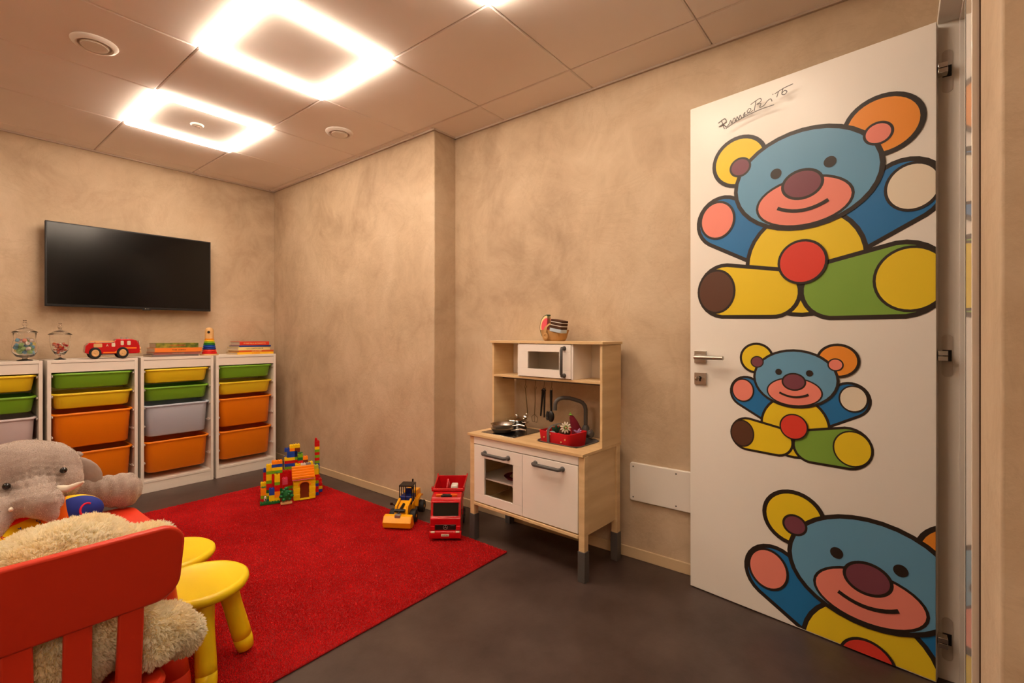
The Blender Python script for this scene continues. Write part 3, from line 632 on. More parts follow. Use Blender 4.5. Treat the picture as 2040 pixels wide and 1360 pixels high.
# ================================================================ RUG
t = thing('rug', 'large red short pile rug on the dark vinyl floor', 'rug', (.90, 2.59, 0))
RX, RY = 1.0, 1.04
bm = B(); box(bm, -RX, RX, -RY, RY, 0, .007); finish('backing', bm, 'carpetbase', t, bevel=.003)
g = np.random.default_rng(4); n = 520000
px = g.uniform(-RX, RX, n); py = g.uniform(-RY, RY, n)
keep = (px > -.75); px, py = px[keep], py[keep]; n = len(px)
P = np.stack([px, py, np.full(n, .006)], 1); Nn = np.zeros((n, 3)); Nn[:, 2] = 1
for a, s in ((0, RX), (1, RY)): Nn[:, a] += np.clip((np.abs(P[:, a]) - (s - .006)) / .006, 0, 1) * np.sign(P[:, a]) * .6
lay = np.stack([.35 * np.sin(px * 5 + 2 * np.sin(py * 4)), .35 * np.cos(py * 6 + 2 * np.sin(px * 5)), np.zeros(n)], 1)
blades('pile', P, Nn, .0062, .0021, 'carpet', t, bend=.30, clump=.12, nclump=30000, seed=5, droop=0, lay=lay)

# ================================================================ CHILDREN'S TABLE, CHAIRS, STOOLS
def fat_leg(bm, top, bot, rt=.026, rm=.034, rb=.022):
    top, bot = Vector(top), Vector(bot); d = bot - top; ln = d.length
    lathe(bm, [(rt, 0), (rm * .96, ln * .35), (rm, ln * .7), (rm, ln * .80), (rm - .0012, ln * .803), (rm - .0012, ln * .809), (rm, ln * .812), (rm * .97, ln * .9), (rb * 1.1, ln * .97), (rb * .55, ln * .995), (.001, ln)], 22, 0, axis_mtx(top, d))
def stool(x, y, rz, label):
    t = thing('stool', label, 'stool', (x, y, .011), rz, 'yellow plastic stools on the rug')
    bm = B(); lathe(bm, [(.001, .250), (.112, .250), (.130, .254), (.145, .262), (.151, .273), (.149, .284), (.141, .290), (.131, .290), (.125, .2875), (.001, .2875)], 56); finish('seat', bm, 'stoolyellow', t, ang=50)
    for k in range(4):
        a = k * PI / 2; bm = B(); fat_leg(bm, (.080 * math.cos(a), .080 * math.sin(a), .268), (.146 * math.cos(a), .146 * math.sin(a), 0.001), .034, .030, .024); finish('leg', bm, 'stoolyellow', t, ang=60)
    return t
s1 = stool(.594, 1.797, R(-8), 'yellow round plastic stool, the nearer one, beside the red chair back')
dup(s1, 'yellow round plastic stool half hidden behind the nearer stool', (.602, 2.108, .011), R(30))
t = thing('play_table', 'orange red plastic play table between the chairs, under the elephant', 'table', (.135, 1.93, .011))
TZ = .469
bm = B(); loft(bm, [rr(.375, .265, .05, TZ - .032, 6), rr(.385, .275, .055, TZ - .024, 6), rr(.387, .277, .055, TZ - .008, 6), rr(.380, .270, .052, TZ, 6)]); finish('tabletop', bm, 'chairred', t)
for sx in (-1, 1):
    for sy in (-1, 1):
        bm = B(); fat_leg(bm, (sx * .325, sy * .215, TZ - .026), (sx * .372, sy * .262, .001), .036, .036, .026); finish('leg', bm, 'chairred', t, ang=60)
def chair(x, y, z0, rz, label):
    t = thing('child_chair', label, 'chair', (x, y, z0), rz, 'orange red children chairs')
    bm = B(); loft(bm, [rr(.155, .140, .05, .272, 6), rr(.165, .150, .055, .280, 6), rr(.166, .151, .055, .292, 6), rr(.158, .143, .05, .300, 6)]); finish('seat', bm, 'chairred', t)
    for sx in (-1, 1):
        for sy in (-1, 1):
            bm = B(); fat_leg(bm, (sx * .125, sy * .105, .285), (sx * .160, sy * .140, .001), .032, .031, .024); finish('leg', bm, 'chairred', t, ang=60)
    bm = B(); out = []
    top = .670; bot = .492
    for i, (u, v) in enumerate(rpoly(-.186, .186, bot, top, .048, 8)):
        k = 1 - .04 * (top - v) / (top - bot); out.append((u * k, v))
    prism(bm, out, -.178, -.155, 'xz')
    for v in bm.verts: v.co.y += .024 - (v.co.z - bot) / (top - bot) * .030
    finish('back_panel', bm, 'chairred', t, bevel=.006, seg=3)
    for sx in (-.090, 0, .090):
        bm = B(); a = [(sx - .023, -.151, .500), (sx + .023, -.151, .500), (sx + .023, -.137, .500), (sx - .023, -.137, .500)]
        b = [(sx * .96 - .024, -.136, .278), (sx * .96 + .024, -.136, .278), (sx * .96 + .024, -.120, .278), (sx * .96 - .024, -.120, .278)]
        loft(bm, [b, a]); finish('slat', bm, 'chairred', t, bevel=.004)
    return t
CZ = 0.0
c1 = chair(.222, 1.478, 0, 0, 'orange red chair in the near left corner with the cream bear sitting on it')
c1b = dup(c1, 'orange red chair behind the elephant, only its rounded back corner seen', (.190, 2.385, .011), PI)

# ================================================================ CREAM TEDDY
BL = (.20, 1.50, .30)
t = thing('plush_bear', 'fluffy cream plush animal slumped on the near orange red chair', 'plush toy', BL)
def bear_build(bm):
    ball(bm, (.215, 1.455, .585), (.150, .110, .100)); ball(bm, (.10, 1.47, .555), (.10, .10, .085)); ball(bm, (.265, 1.50, .575), (.10, .09, .098))
    ball(bm, (.385, 1.490, .556), (.066, .070, .070)); ball(bm, (.330, 1.46, .530), (.09, .07, .07))
    ball(bm, (.20, 1.465, .43), (.150, .120, .135)); ball(bm, (.21, 1.46, .50), (.13, .115, .12))
    capsule(bm, (.30, 1.50, .37), (.405, 1.425, .375), .07, .060); capsule(bm, (.36, 1.47, .365), (.445, 1.44, .335), .060, .048)
    capsule(bm, (.35, 1.41, .44), (.37, 1.40, .36), .035, .05)
    capsule(bm, (.10, 1.52, .37), (-.02, 1.60, .35), .07, .06); capsule(bm, (.36, 1.52, .53), (.40, 1.64, .525), .055, .04)
bd = remeshed('body', bear_build, 'furskin', .011, t, 5, BL, disp=lambda c: .007 * noise.noise(c * 16) - .004)
P, Nn = sample_mesh(bd, 110000, 3)
blades('fur', P, Nn, .015, .0026, 'fur', t, bend=.35, clump=.55, nclump=12000, seed=8, droop=.3)

# ================================================================ GREY ELEPHANT
EL = (.25, 2.25, .48)
t = thing('plush_elephant', 'big grey plush elephant with white tusks sprawled over the play table', 'plush toy', EL)
def el_build(bm):
    ball(bm, (.252, 2.200, .655), (.128, .115, .105)); ball(bm, (.225, 2.205, .675), (.118, .11, .09)); ball(bm, (.30, 2.16, .625), (.075, .08, .07)); ball(bm, (.19, 2.17, .625), (.08, .08, .07))
    ball(bm, (.222, 2.035, .600), (.036, .04, .038)); ball(bm, (.272, 2.03, .597), (.036, .04, .036)); ball(bm, (.16, 2.38, .50), (.17, .135, .165)); capsule(bm, (.20, 2.30, .58), (.23, 2.24, .62), .11, .10)
    capsule(bm, (.245, 2.14, .625), (.245, 2.055, .608), .062, .050); capsule(bm, (.245, 2.055, .608), (.252, 2.000, .598), .050, .040); capsule(bm, (.252, 2.0, .598), (.270, 1.985, .565), .036, .022)
    capsule(bm, (.300, 2.27, .585), (.400, 2.245, .555), .064, .052); capsule(bm, (.400, 2.245, .550), (.470, 2.215, .542), .050, .056); ball(bm, (.492, 2.205, .540), (.056, .066, .062))
    capsule(bm, (.13, 2.24, .57), (.165, 2.06, .585), .062, .046); capsule(bm, (.165, 2.06, .585), (.120, 1.99, .54), .046, .045)
    capsule(bm, (.345, 2.285, .690), (.378, 2.262, .683), .010, .014)
    capsule(bm, (.05, 2.44, .37), (.0, 2.30, .365), .07, .06); capsule(bm, (.28, 2.44, .37), (.33, 2.32, .365), .07, .055)
def wrinkle(c):
    d = .003 * noise.noise(c * 26) + .0012 * noise.noise(c * 90)
    k = math.exp(-((c.x - .25) ** 2 / .005 + (c.y - 2.07) ** 2 / .006 + (c.z - .64) ** 2 / .004))
    d += .0035 * k * math.sin((c.z + .3 * abs(c.x - .25)) * 380)
    k2 = math.exp(-((c.x - .255) ** 2 / .0022 + (c.z - .672) ** 2 / .0012)) * (1 if c.y < 2.18 else 0)
    d += .0045 * k2 * math.sin((c.x - .25) * 330 + c.z * 60)
    if c.x > .36 and c.z < .62: d += .002 * math.sin(c.x * 210)
    return d
eb = remeshed('body', el_build, 'plush', .0075, t, 7, EL, disp=wrinkle)
P, Nn = sample_mesh(eb, 150000, 6)
blades('plush_nap', P, Nn, .0024, .0011, 'elefuzz', t, bend=.9, clump=.0, nclump=0, seed=9, droop=.3)
def sub(c): return tuple(a - b for a, b in zip(c, EL))
bm = B(); mt = Matrix.Rotation(R(-22), 3, 'Z') @ Matrix.Rotation(R(28), 3, 'Y'); ball(bm, sub((.362, 2.238, .618)), (.082, .014, .064), 24, 12, 0, mt); finish('ear', bm, 'plush', t)
bm = B(); ball(bm, sub((.12, 2.26, .64)), (.05, .014, .07), 20, 10, 0, Matrix.Rotation(R(20), 3, 'Z')); finish('ear', bm, 'plush', t)
for a, b in (((.290, 2.085, .617), (.346, 1.995, .645)), ((.205, 2.065, .605), (.185, 2.005, .600))):
    bm = B(); a, b = Vector(sub(a)), Vector(sub(b)); mid = a.lerp(b, .5) + Vector((.0, -.004, -.008)); tube(bm, [a, a.lerp(mid, .5), mid, mid.lerp(b, .6), b], [.0125, .012, .010, .007, .0025], 12); finish('tusk', bm, 'tusk', t)
for c in ((.186, 2.088, .652), (.313, 2.088, .672)):
    bm = B(); ball(bm, sub(c), .0098, 16, 10); e_ = finish('eye', bm, 'blackgloss', t)

# ---------------------------------------------------------------- foam ball with letter C, alphabet box
bc = (.332, 2.075, .537); t = thing('foam_ball', 'orange, blue and yellow foam ball with a red letter on the play table', 'ball', bc, R(-14))
bm = B(); ball(bm, (0, 0, 0), (.078, .052, .052), 64, 40); finish('foam_body', bm, 'foam', t)
bm = B(); pts = []
for i in range(15):
    a = R(50 + 262 * i / 14); u = .037 + .0145 * math.cos(a); v = .012 + .0175 * math.sin(a)
    q = 1 - (u / .078) ** 2 - (v / .052) ** 2; pts.append((u, -.052 * math.sqrt(max(q, 0)) - .0003, v))
tube(bm, pts, .0030, 6); finish('letter_c', bm, 'ballred', t)
t = thing('alphabet_board', 'yellow alphabet board with a thick red edge leaning under the elephant trunk', 'toy', (.075, 1.925, .550), R(45.5))
an = 41; ca, sa = math.cos(R(an)), math.sin(R(an)); tl_ = Matrix.Rotation(R(an), 4, 'X')
bm = B(); box(bm, 0, .285, -.098, .0, -.006, 0, 0, tl_); finish('board_body', bm, 'p_yellow', t, bevel=.002)
bm = B(); tube(bm, [(-.002, 0, .002), (.002, 0, .002), (.275, 0, .002), (.279, 0, .002)], [.006, .0115, .0115, .006], 14); finish('red_edge', bm, 'p_red', t)
for i, (ch, m) in enumerate(zip('ESAVYGS8', ['ink', 'bk_deep', 'p_red', 'p_darkgreen', 'p_blue', 'ink', 'p_blue', 'p_darkgreen'])):
    q = tl_ @ Vector((.050 + .030 * i, -.032 - (.026 if i % 2 else 0), .0006)); text('letter', ch, .020, m, t, q, (R(an), 0, R(8 - 5 * (i % 3))))

# ================================================================ PLAY KITCHEN (local x: far end to near end, y: front to wall)
KO = Vector((1.905, 1.834, 0)); KR = R(-92.92); KM = Matrix.Translation(KO) @ Matrix.Rotation(KR, 4, 'Z')
def KW(x, y, z): return tuple(KM @ Vector((x, y, z)))
t = thing('play_kitchen', 'white and birch toy kitchen with hob, sink and microwave against the wall', 'toy kitchen', KO, KR)
CT = .574
def kb(name, m, *bx, bevel=.0012, par=None):
    bm = B()
    for q in bx: box(bm, *q)
    return finish(name, bm, m, par or t, bevel=bevel)
bm = B(); _o = [(0, 0), (.744, 0), (.744, .345), (0, .345)]; _i = [(.410, .086), (.652, .086), (.652, .296), (.410, .296)]
_r = [[bm.verts.new((x, y, z)) for x, y in lp] for lp, z in ((_o, CT), (_i, CT), (_i, .561), (_o, .561))]
for a in range(4):
    for k in range(4): bm.faces.new((_r[a][k], _r[a][(k + 1) % 4], _r[(a + 1) % 4][(k + 1) % 4], _r[(a + 1) % 4][k]))
finish('countertop', bm, 'birchtop', t, bevel=.0015)
for x in (.010, .713):
    for y in (.012, .300):
        l_ = kb('leg', 'birch', (x, x + .032, y, y + .032, .10, .561), bevel=.002)
        kb('leg_boot', 'darkgrey', (x - .003, x + .035, y - .003, y + .035, .0, .137), bevel=.002, par=l_)
for x in (.018, .724): kb('side_panel', 'birch', (x, x + .012, .044, .300, .200, .561))
kb('bottom_panel', 'birch', (.042, .713, .006, .320, .192, .206)); kb('cabinet_back', 'kitwhite', (.030, .724, .322, .330, .206, .561))
kb('divider', 'birch', (.379, .389, .035, .322, .206, .561)); kb('front_rail', 'kitwhite', (.042, .713, .010, .024, .520, .560))
kb('oven_shelf', 'kitwhite', (.030, .379, .040, .320, .330, .338))
def pull(par, x0, x1, y, z0, z1=None, vert=False):
    bm = B()
    if not vert:
        for x in (x0, x1): lathe(bm, [(.0125, 0), (.0125, .004), (.009, .006), (.008, .024), (.001, .025)], 18, 0, axis_mtx((x, y, z0), (0, -1, 0)))
        tube(bm, [(x0, y - .008, z0), (x0 + .001, y - .020, z0), (x0 + .008, y - .027, z0 - .001), (x1 - .008, y - .027, z0 - .001), (x1 - .001, y - .020, z0), (x1, y - .008, z0)], .0085, 12)
    else:
        for z in (z0, z1): lathe(bm, [(.0115, 0), (.0115, .004), (.009, .006), (.008, .024), (.001, .025)], 18, 0, axis_mtx((x0, y, z), (0, -1, 0)))
        tube(bm, [(x0, y - .008, z0), (x0, y - .020, z0 + .001), (x0, y - .027, z0 + .008), (x0, y - .027, z1 - .008), (x0, y - .020, z1 - .001), (x0, y - .008, z1)], .0075, 12)
    return finish('handle', bm, 'darkgrey', par, ang=60)
def framed(name, x0, x1, z0, z1, gx0, gx1, gz0, gz1, y=.010):
    d = kb(name, 'kitwhite', (x0, x1, y, y + .012, gz1, z1), (x0, x1, y, y + .012, z0, gz0), (x0, gx0, y, y + .012, gz0 + .0004, gz1 - .0004), (gx1, x1, y, y + .012, gz0 + .0004, gz1 - .0004), bevel=.0008)
    kb('window_pane', 'pane', (gx0 - .002, gx1 + .002, y + .005, y + .007, gz0 - .002, gz1 + .002), bevel=0, par=d); return d
d = framed('oven_door', .044, .3825, .212, .516, .120, .322, .258, .452); pull(d, .127, .292, .010, .482)
d = kb('cupboard_door', 'kitwhite', (.3855, .711, .010, .022, .212, .516)); pull(d, .468, .628, .010, .488)
# hutch
kb('hutch_side', 'birch', (.030, .043, .165, .342, CT, 1.060)); kb('hutch_side', 'birch', (.731, .744, .165, .342, CT, 1.060))
kb('hutch_top', 'birch', (.022, .752, .155, .343, 1.060, 1.073)); kb('hutch_shelf', 'birch', (.0432, .7308, .165, .340, .872, .884)); kb('hutch_back', 'kitwhite', (.0432, .7308, .331, .337, .884, 1.060))
for x in (.222, .570): kb('microwave_side', 'kitwhite', (x, x + .011, .163, .331, .8842, 1.0598))
d = framed('microwave_door', .2335, .5695, .888, 1.056, .296, .500, .929, 1.019, .158); pull(d, .532, .532, .158, .903, 1.038, True)
bm = B(); tube(bm, [(.044, .240, .862), (.730, .240, .862)], .0045, 10); finish('hanging_rod', bm, 'darkgrey', t)
hb = kb('hob', 'steel', (.052, .292, .052, .305, CT, CT + .003)); kb('hob_glass', 'blackgloss', (.056, .288, .056, .301, CT + .0028, CT + .0042), par=hb, bevel=0)
bm = B()
loops = [rr(.130, .110, .045, CT + .0005, 6, .531, .191), rr(.131, .111, .046, CT + .004, 6, .531, .191), rr(.125, .105, .032, CT + .005, 6, .531, .191), rr(.122, .099, .03, CT + .001, 6, .531, .191), rr(.115, .092, .03, CT - .045, 6, .531, .191), rr(.10, .08, .03, CT - .052, 6, .531, .191)]
loft(bm, loops, False, True); finish('sink', bm, 'darkgrey', t, ang=60)
bm = B(); fx, fy = .553, .318
lathe(bm, [(.020, CT), (.020, CT + .050), (.017, CT + .056), (.013, CT + .064)], 20, 0, Matrix.Translation((fx, fy, 0)))
path = [(fx, fy, .63), (fx, fy, .72)] + [(fx - (.034 * (1 - math.cos(R(a)))), fy - .030 * (1 - math.cos(R(a))), .72 + .045 * math.sin(R(a))) for a in (25, 50, 75)] + [(fx - .060, fy - .055, .778), (fx - .085, fy - .080, .780)] + [(fx - .085 - .03 * math.sin(R(a)), fy - .08 - .028 * math.sin(R(a)), .780 - .034 * (1 - math.cos(R(a)))) for a in (30, 60, 85)] + [(fx - .116, fy - .109, .716)]
tube(bm, path, .0105, 14); fa = finish('faucet', bm, 'darkgrey', t, ang=60)
bm = B(); lathe(bm, [(.011, .0), (.011, .03), (.017, .034), (.018, .055), (.012, .060), (.001, .060)], 12, 0, axis_mtx((fx + .008, fy - .01, CT + .030), (.9, -.45, 0)))
for k in range(6): a = k * PI / 3; ball(bm, (fx + .008 + .9 * .046, fy - .01 - .45 * .046 + .017 * math.cos(a), CT + .030 + .017 * math.sin(a)), .007, 8, 6)
finish('tap_knob', bm, 'darkgrey', fa, ang=60)

# ---------------------------------------------------------------- things on, in and under it
def pan(name, x, y, z, r, hgt, label, hd, group):
    p = thing(name, label, 'pan', KW(x, y, z), KR, group)
    bm = B(); lathe(bm, [(.001, 0), (r * .74, 0), (r * .86, .005), (r, hgt - .002), (r + .003, hgt), (r - .001, hgt - .001), (r * .84, .007), (r * .72, .003), (.001, .003)], 40); finish('pan_bowl', bm, 'steel', p, ang=50)
    d_ = Vector((hd[0], hd[1], 0)).normalized(); a = d_ * (r - .002); bm = B()
    tube(bm, [a + Vector((0, 0, hgt - .008)), a + d_ * .02 + Vector((0, 0, hgt - .004)), a + d_ * .055 + Vector((0, 0, hgt + .004)), a + d_ * .085 + Vector((0, 0, hgt + .002))], [.004, .0045, .006, .005], 10); finish('pan_handle', bm, 'steel', p)
    return p
pan('frying_pan', .148, .120, CT + .0045, .060, .022, 'lower steel toy frying pan on the black hob', (1, .22), 'nested toy frying pans')
pan('frying_pan', .148, .120, CT + .0265, .061, .024, 'upper steel toy frying pan stacked in the lower one', (1, .12), 'nested toy frying pans')
p = thing('cooking_pot', 'steel toy cooking pot with glossy lid behind the frying pans', 'pot', KW(.150, .240, CT + .0045), KR)
bm = B(); lathe(bm, [(.001, 0), (.053, 0), (.056, .004), (.056, .050), (.059, .053), (.055, .053), (.053, .048), (.052, .004), (.001, .003)], 40); finish('pot_body', bm, 'steel', p, ang=50)
bm = B(); lathe(bm, [(.059, .054), (.057, .057), (.040, .064), (.010, .068), (.006, .072), (.010, .078), (.008, .082), (.001, .083)], 40); finish('pot_lid', bm, 'chrome', p, ang=60)
for s in (-1, 1):
    bm = B(); tube(bm, [(s * .055, -.018, .044), (s * .076, -.014, .046), (s * .080, 0, .046), (s * .076, .014, .046), (s * .055, .018, .044)], .0035, 8); finish('pot_handle', bm, 'steel', p)
def hook(x, z1, label, dx=0):
    p = thing('hook', label, 'hook', KW(x, .240, .862), KR, 'wire hooks on the kitchen rod')
    bm = B(); r_ = .0062; pts = [(0, r_ * math.cos(R(a)), r_ * math.sin(R(a))) for a in range(210, -61, -30)] + [(dx * .5, .001, -.025)]
    pts += [(dx, -.010 * math.sin(R(a)) * -1, z1 - .862 + .008 - .008 * math.cos(R(a)) * 1) for a in (-40, 0, 40, 90, 130)]
    tube(bm, pts, .0016, 6); finish('hook_wire', bm, 'wire', p)
HX = [.212, .282, .342, .392]
for x, l, zz in zip(HX, ('first wire hook from the left, holding the ladle', 'second wire hook, holding the whisk', 'third wire hook, holding the black tongs', 'fourth wire hook, holding the black pasta scoop'), (.812, .810, .812, .812)): hook(x, zz, l)
p = thing('toy_ladle', 'thin steel toy ladle hanging leftmost over the pot', 'ladle', KW(HX[0], .238, .800), KR)
bm = B(); tube(bm, [(0, 0, .012), (.002, 0, 0), (.012, 0, -.08), (.016, 0, -.130)], .0024, 8); finish('ladle_stem', bm, 'wire', p)
bm = B(); lathe(bm, [(.001, -.014), (.010, -.013), (.018, -.006), (.021, .002), (.019, .002), (.016, -.004), (.001, -.011)], 20, 0, axis_mtx((.010, -.012, -.142), (-.35, -.7, .6))); finish('ladle_bowl', bm, 'chrome', p)
p = thing('toy_whisk', 'thin steel wire toy turner hanging second from the left', 'whisk', KW(HX[1], .238, .800), KR)
bm = B(); tube(bm, [(0, 0, .012), (0, 0, -.05), (-.004, 0, -.125)], .0022, 8); finish('stem', bm, 'wire', p)
bm = B(); tube(bm, [(-.004, 0, -.125), (-.024, 0, -.140), (-.020, 0, -.165), (.012, 0, -.168), (.018, 0, -.142), (-.004, 0, -.125)], .0018, 6); tube(bm, [(-.004, 0, -.125), (-.004, 0, -.166)], .0015, 6); finish('wire_head', bm, 'wire', p)
p = thing('toy_tongs', 'black plastic toy tongs hanging third in the row', 'tongs', KW(HX[2], .236, .806), KR)
for a, b_ in (((-.006, 0, .0), (-.020, 0, -.135)), ((.006, 0, 0), (.004, 0, -.140))):
    bm = B(); tube(bm, [a, tuple((Vector(a) + Vector(b_)) / 2), b_], [.0065, .0055, .0042], 8); finish('tong_arm', bm, 'blackp', p)
bm = B(); tube(bm, arc((0, 0, 0), .0085, 0, 180, 8), .0065, 8); finish('hinge_bow', bm, 'blackp', p)
p = thing('pasta_scoop', 'black plastic toy pasta scoop hanging at the right end of the row', 'scoop', KW(HX[3], .236, .808), KR)
bm = B(); tube(bm, [(0, 0, .006), (0, 0, -.05), (.001, 0, -.105)], [.0070, .0070, .0055], 10); finish('scoop_stem', bm, 'blackp', p)
bm = B(); ball(bm, (.002, -.004, -.132), (.020, .012, .030), 16, 12)
for k in range(7): cyl(bm, (-.008 - .008 * math.sin(PI * (k + .8) / 8), -.008, -.110 - .0065 * k), (-1, -.4, .15 - .05 * k), .0034, .011, 8)
finish('toothed_head', bm, 'blackp', p)
p = thing('oven_pan', 'dark red toy baking dish on the shelf inside the oven window', 'dish', KW(.235, .15, .3382), KR)
bm = B(); lathe(bm, [(.001, 0), (.06, 0), (.075, .014), (.072, .014), (.058, .003), (.001, .003)], 32); finish('dish_bowl', bm, 'felt_dark', p)
bm = B(); lathe(bm, [(.001, .004), (.045, .004), (.045, .012), (.02, .030), (.001, .034)], 24); finish('dish_lid', bm, 'steel', p)

# red felt box of felt sweets standing in the sink
p = thing('felt_box', 'red felt box with dark strap handle standing in the toy sink', 'box', KW(.505, .185, CT - .050), KR + R(-4))
bm = B(); loft(bm, [rr(.088, .068, .016, 0, 4), rr(.092, .071, .018, .030, 4), rr(.100, .078, .02, .100, 4), rr(.096, .074, .018, .101, 4), rr(.087, .067, .016, .012, 4), rr(.05, .04, .016, .010, 4)]); finish('felt_tub', bm, 'felt_red', p, ang=60)
bm = B()
for x_, z_ in ((-.06, .055), (-.075, .03), (.05, .045), (.03, .03), (.075, .06), (-.02, .075)): cyl(bm, (x_, -.0760 + .02 * (.1 - z_) * 4 * .1, z_ + .015), (0, -1, 0), .004, .0022, 8)
finish('sewn_seeds', bm, 'felt_tan', p)
bm = B(); sx_ = -.030
tube(bm, [(sx_, -.082, .045), (sx_, -.083, .10), (sx_, -.072, .128), (sx_, -.03, .145)], .0001, 4) if 0 else None
loft(bm, [[(sx_ - .008, y_, z_), (sx_ + .008, y_, z_), (sx_ + .008, y_ + .003, z_ + .002), (sx_ - .008, y_ + .003, z_ + .002)] for y_, z_ in ((-.078, .030), (-.0825, .095), (-.078, .112), (-.055, .126), (0, .130), (.05, .122), (.074, .100))]); finish('strap', bm, 'inkgrey', p)
bo = KW(.505, .185, CT - .050)
def felt(name, label, cat, X, Y, z): return thing(name, label, cat, (X, Y, z), R(-40))
q = felt('felt_muffin', 'brown felt muffin with tan base in the middle of the red box', 'toy food', 2.035, 1.292, .588)
bm = B(); lathe(bm, [(.001, 0), (.020, 0), (.026, .024), (.001, .024)], 20); finish('muffin_base', bm, 'felt_tan', q)
bm = B(); ball(bm, (0, 0, .036), (.029, .029, .024)); finish('muffin_top', bm, 'felt_brown', q)
q = thing('felt_daisy', 'cream felt daisy with green and yellow heart on the brown muffin', 'toy flower', (2.012, 1.272, .652), R(-37))
bm = B()
for k in range(11):
    a = 2 * PI * k / 11; ball(bm, (.019 * math.cos(a), 0, .019 * math.sin(a)), (.011, .0035, .0046), 10, 6, 0, Matrix.Rotation(-a, 3, 'Y'))
finish('petals', bm, 'felt_white', q)
bm = B()
for k in range(5): a = 2 * PI * k / 5 + .4; ball(bm, (.008 * math.cos(a), -.003, .008 * math.sin(a)), (.0055, .003, .003), 8, 6, 0, Matrix.Rotation(-a, 3, 'Y'))
finish('inner_petals', bm, 'felt_lgreen', q)
bm = B(); ball(bm, (0, -.005, 0), .0045, 10, 6); finish('heart', bm, 'felt_pink', q)
q = felt('felt_chilli', 'tall dark red felt pepper with green tip at the back of the red box', 'toy food', 2.128, 1.298, .600)
bm = B(); tube(bm, [(.022, 0, -.02), (.016, 0, .02), (.002, 0, .058), (-.010, 0, .086), (-.014, 0, .096)], [.028, .027, .020, .012, .004], 14); finish('pepper_body', bm, 'felt_dark', q)
bm = B(); ball(bm, (-.015, 0, .098), (.010, .010, .004), 10, 6); cyl(bm, (-.015, 0, .098), (-.2, 0, 1), .003, .012, 8); finish('green_tip', bm, 'felt_lgreen', q)
q = felt('felt_bow', 'lilac felt flower leaning at the right side of the red box', 'toy flower', 2.085, 1.250, .617)
bm = B()
for a in (-70, -40, -10, 25, 60, 150): ball(bm, (.010 * math.cos(R(a)), -.006, .010 * math.sin(R(a)) + .004), (.014, .004, .005), 10, 6, 0, Matrix.Rotation(-R(a), 3, 'Y'))
finish('lilac_petals', bm, 'felt_purple', q)
q = felt('felt_dumpling', 'pale blue white felt ball at the left of the red box', 'toy food', 2.030, 1.362, .602)
bm = B(); ball(bm, (0, 0, 0), (.020, .020, .020)); finish('ball_body', bm, 'felt_sky', q)
q = felt('felt_leaf', 'dark green felt leaf bundle behind the strap of the red box', 'toy food', 2.075, 1.368, .618)
bm = B(); [ball(bm, (dx, 0, dz), (.009, .006, .020), 10, 6, 0, Matrix.Rotation(R(an), 3, 'Y')) for dx, dz, an in ((-.012, 0, -30), (0, .006, 0), (.012, .002, 30))]; finish('leaves', bm, 'felt_green', q)
q = felt('felt_roll', 'small pink felt roll at the far left corner of the red box', 'toy food', 2.045, 1.400, .606)
bm = B(); ball(bm, (0, 0, 0), (.012, .012, .016)); finish('roll_body', bm, 'felt_pink', q)

# canvas basket of felt food on top of the kitchen
bk = KW(.415, .235, 1.0732)
p = thing('canvas_basket', 'small tan canvas basket with handle on top of the toy kitchen', 'basket', bk, KR)
bm = B(); loft(bm, [rr(.056, .034, .03, 0, 6), rr(.064, .040, .034, .012, 6), rr(.078, .050, .042, .058, 6), rr(.074, .046, .040, .058, 6), rr(.060, .037, .033, .014, 6), rr(.03, .02, .015, .012, 6)]); finish('basket_body', bm, 'canvas', p, ang=70)
bm = B(); hp_ = [(-.018, -.053, .022), (-.022, -.056, .045), (-.018, -.052, .070), (-.002, -.040, .090), (.012, -.010, .100), (.014, .02, .095), (.012, .045, .058)]
loft(bm, [[(a - .009, b_, c), (a + .009, b_, c + .002), (a + .009, b_ + .004, c + .003), (a - .009, b_ + .004, c + .001)] for a, b_, c in hp_]); finish('basket_handle', bm, 'canvas', p)
bm = B(); lathe(bm, [(.008, 0), (.016, .0), (.017, .004), (.010, .006), (.006, .002), (.001, .002)], 20, 0, axis_mtx((-.018, -.052, .026), (0, -1, 0))); finish('button_rosette', bm, 'canvas', p)
q = thing('felt_melon_slice', 'felt watermelon slice with green rind standing in the canvas basket', 'toy food', KW(.388, .222, 1.090), KR + R(-12))
def half(r, n=20): return [(r * math.cos(R(90 + 180 * i / n)), .055 + r * 1.12 * math.sin(R(90 + 180 * i / n))) for i in range(n + 1)]
for r_, m_, nm_, th in ((.060, 'felt_green', 'rind', .014), (.056, 'felt_cream', 'pith', .0148), (.044, 'melon', 'melon_flesh', .017)):
    bm = B(); prism(bm, half(r_), -th, th, 'xz'); finish(nm_, bm, m_, q, bevel=.003)
q = thing('felt_cake_slice', 'layered brown and white felt cake slice leaning out of the canvas basket', 'toy food', KW(.458, .212, 1.150), KR)
q.rotation_euler = (0, R(10), KR); q.scale = (1.3, 1.3, 1.3)
for z0, z1, m_ in ((-.024, -.010, 'felt_sky'), (-.010, .001, 'felt_brown'), (.001, .004, 'felt_white'), (.004, .014, 'felt_brown'), (.014, .017, 'felt_white'), (.017, .025, 'felt_brown')):
    bm = B(); prism(bm, rpoly(-.028, .030, -.022, .022, .006, 3), z0, z1, 'xy'); finish('cake_layer', bm, m_, q, bevel=.0015)
q = thing('felt_cheese', 'amber felt wedge in the middle of the canvas basket', 'toy food', KW(.430, .232, 1.122), KR); bm = B(); prism(bm, [(-.02, -.015), (.02, -.015), (0, .035)], -.012, .012, 'xz'); finish('wedge', bm, 'felt_amber', q, bevel=.003)
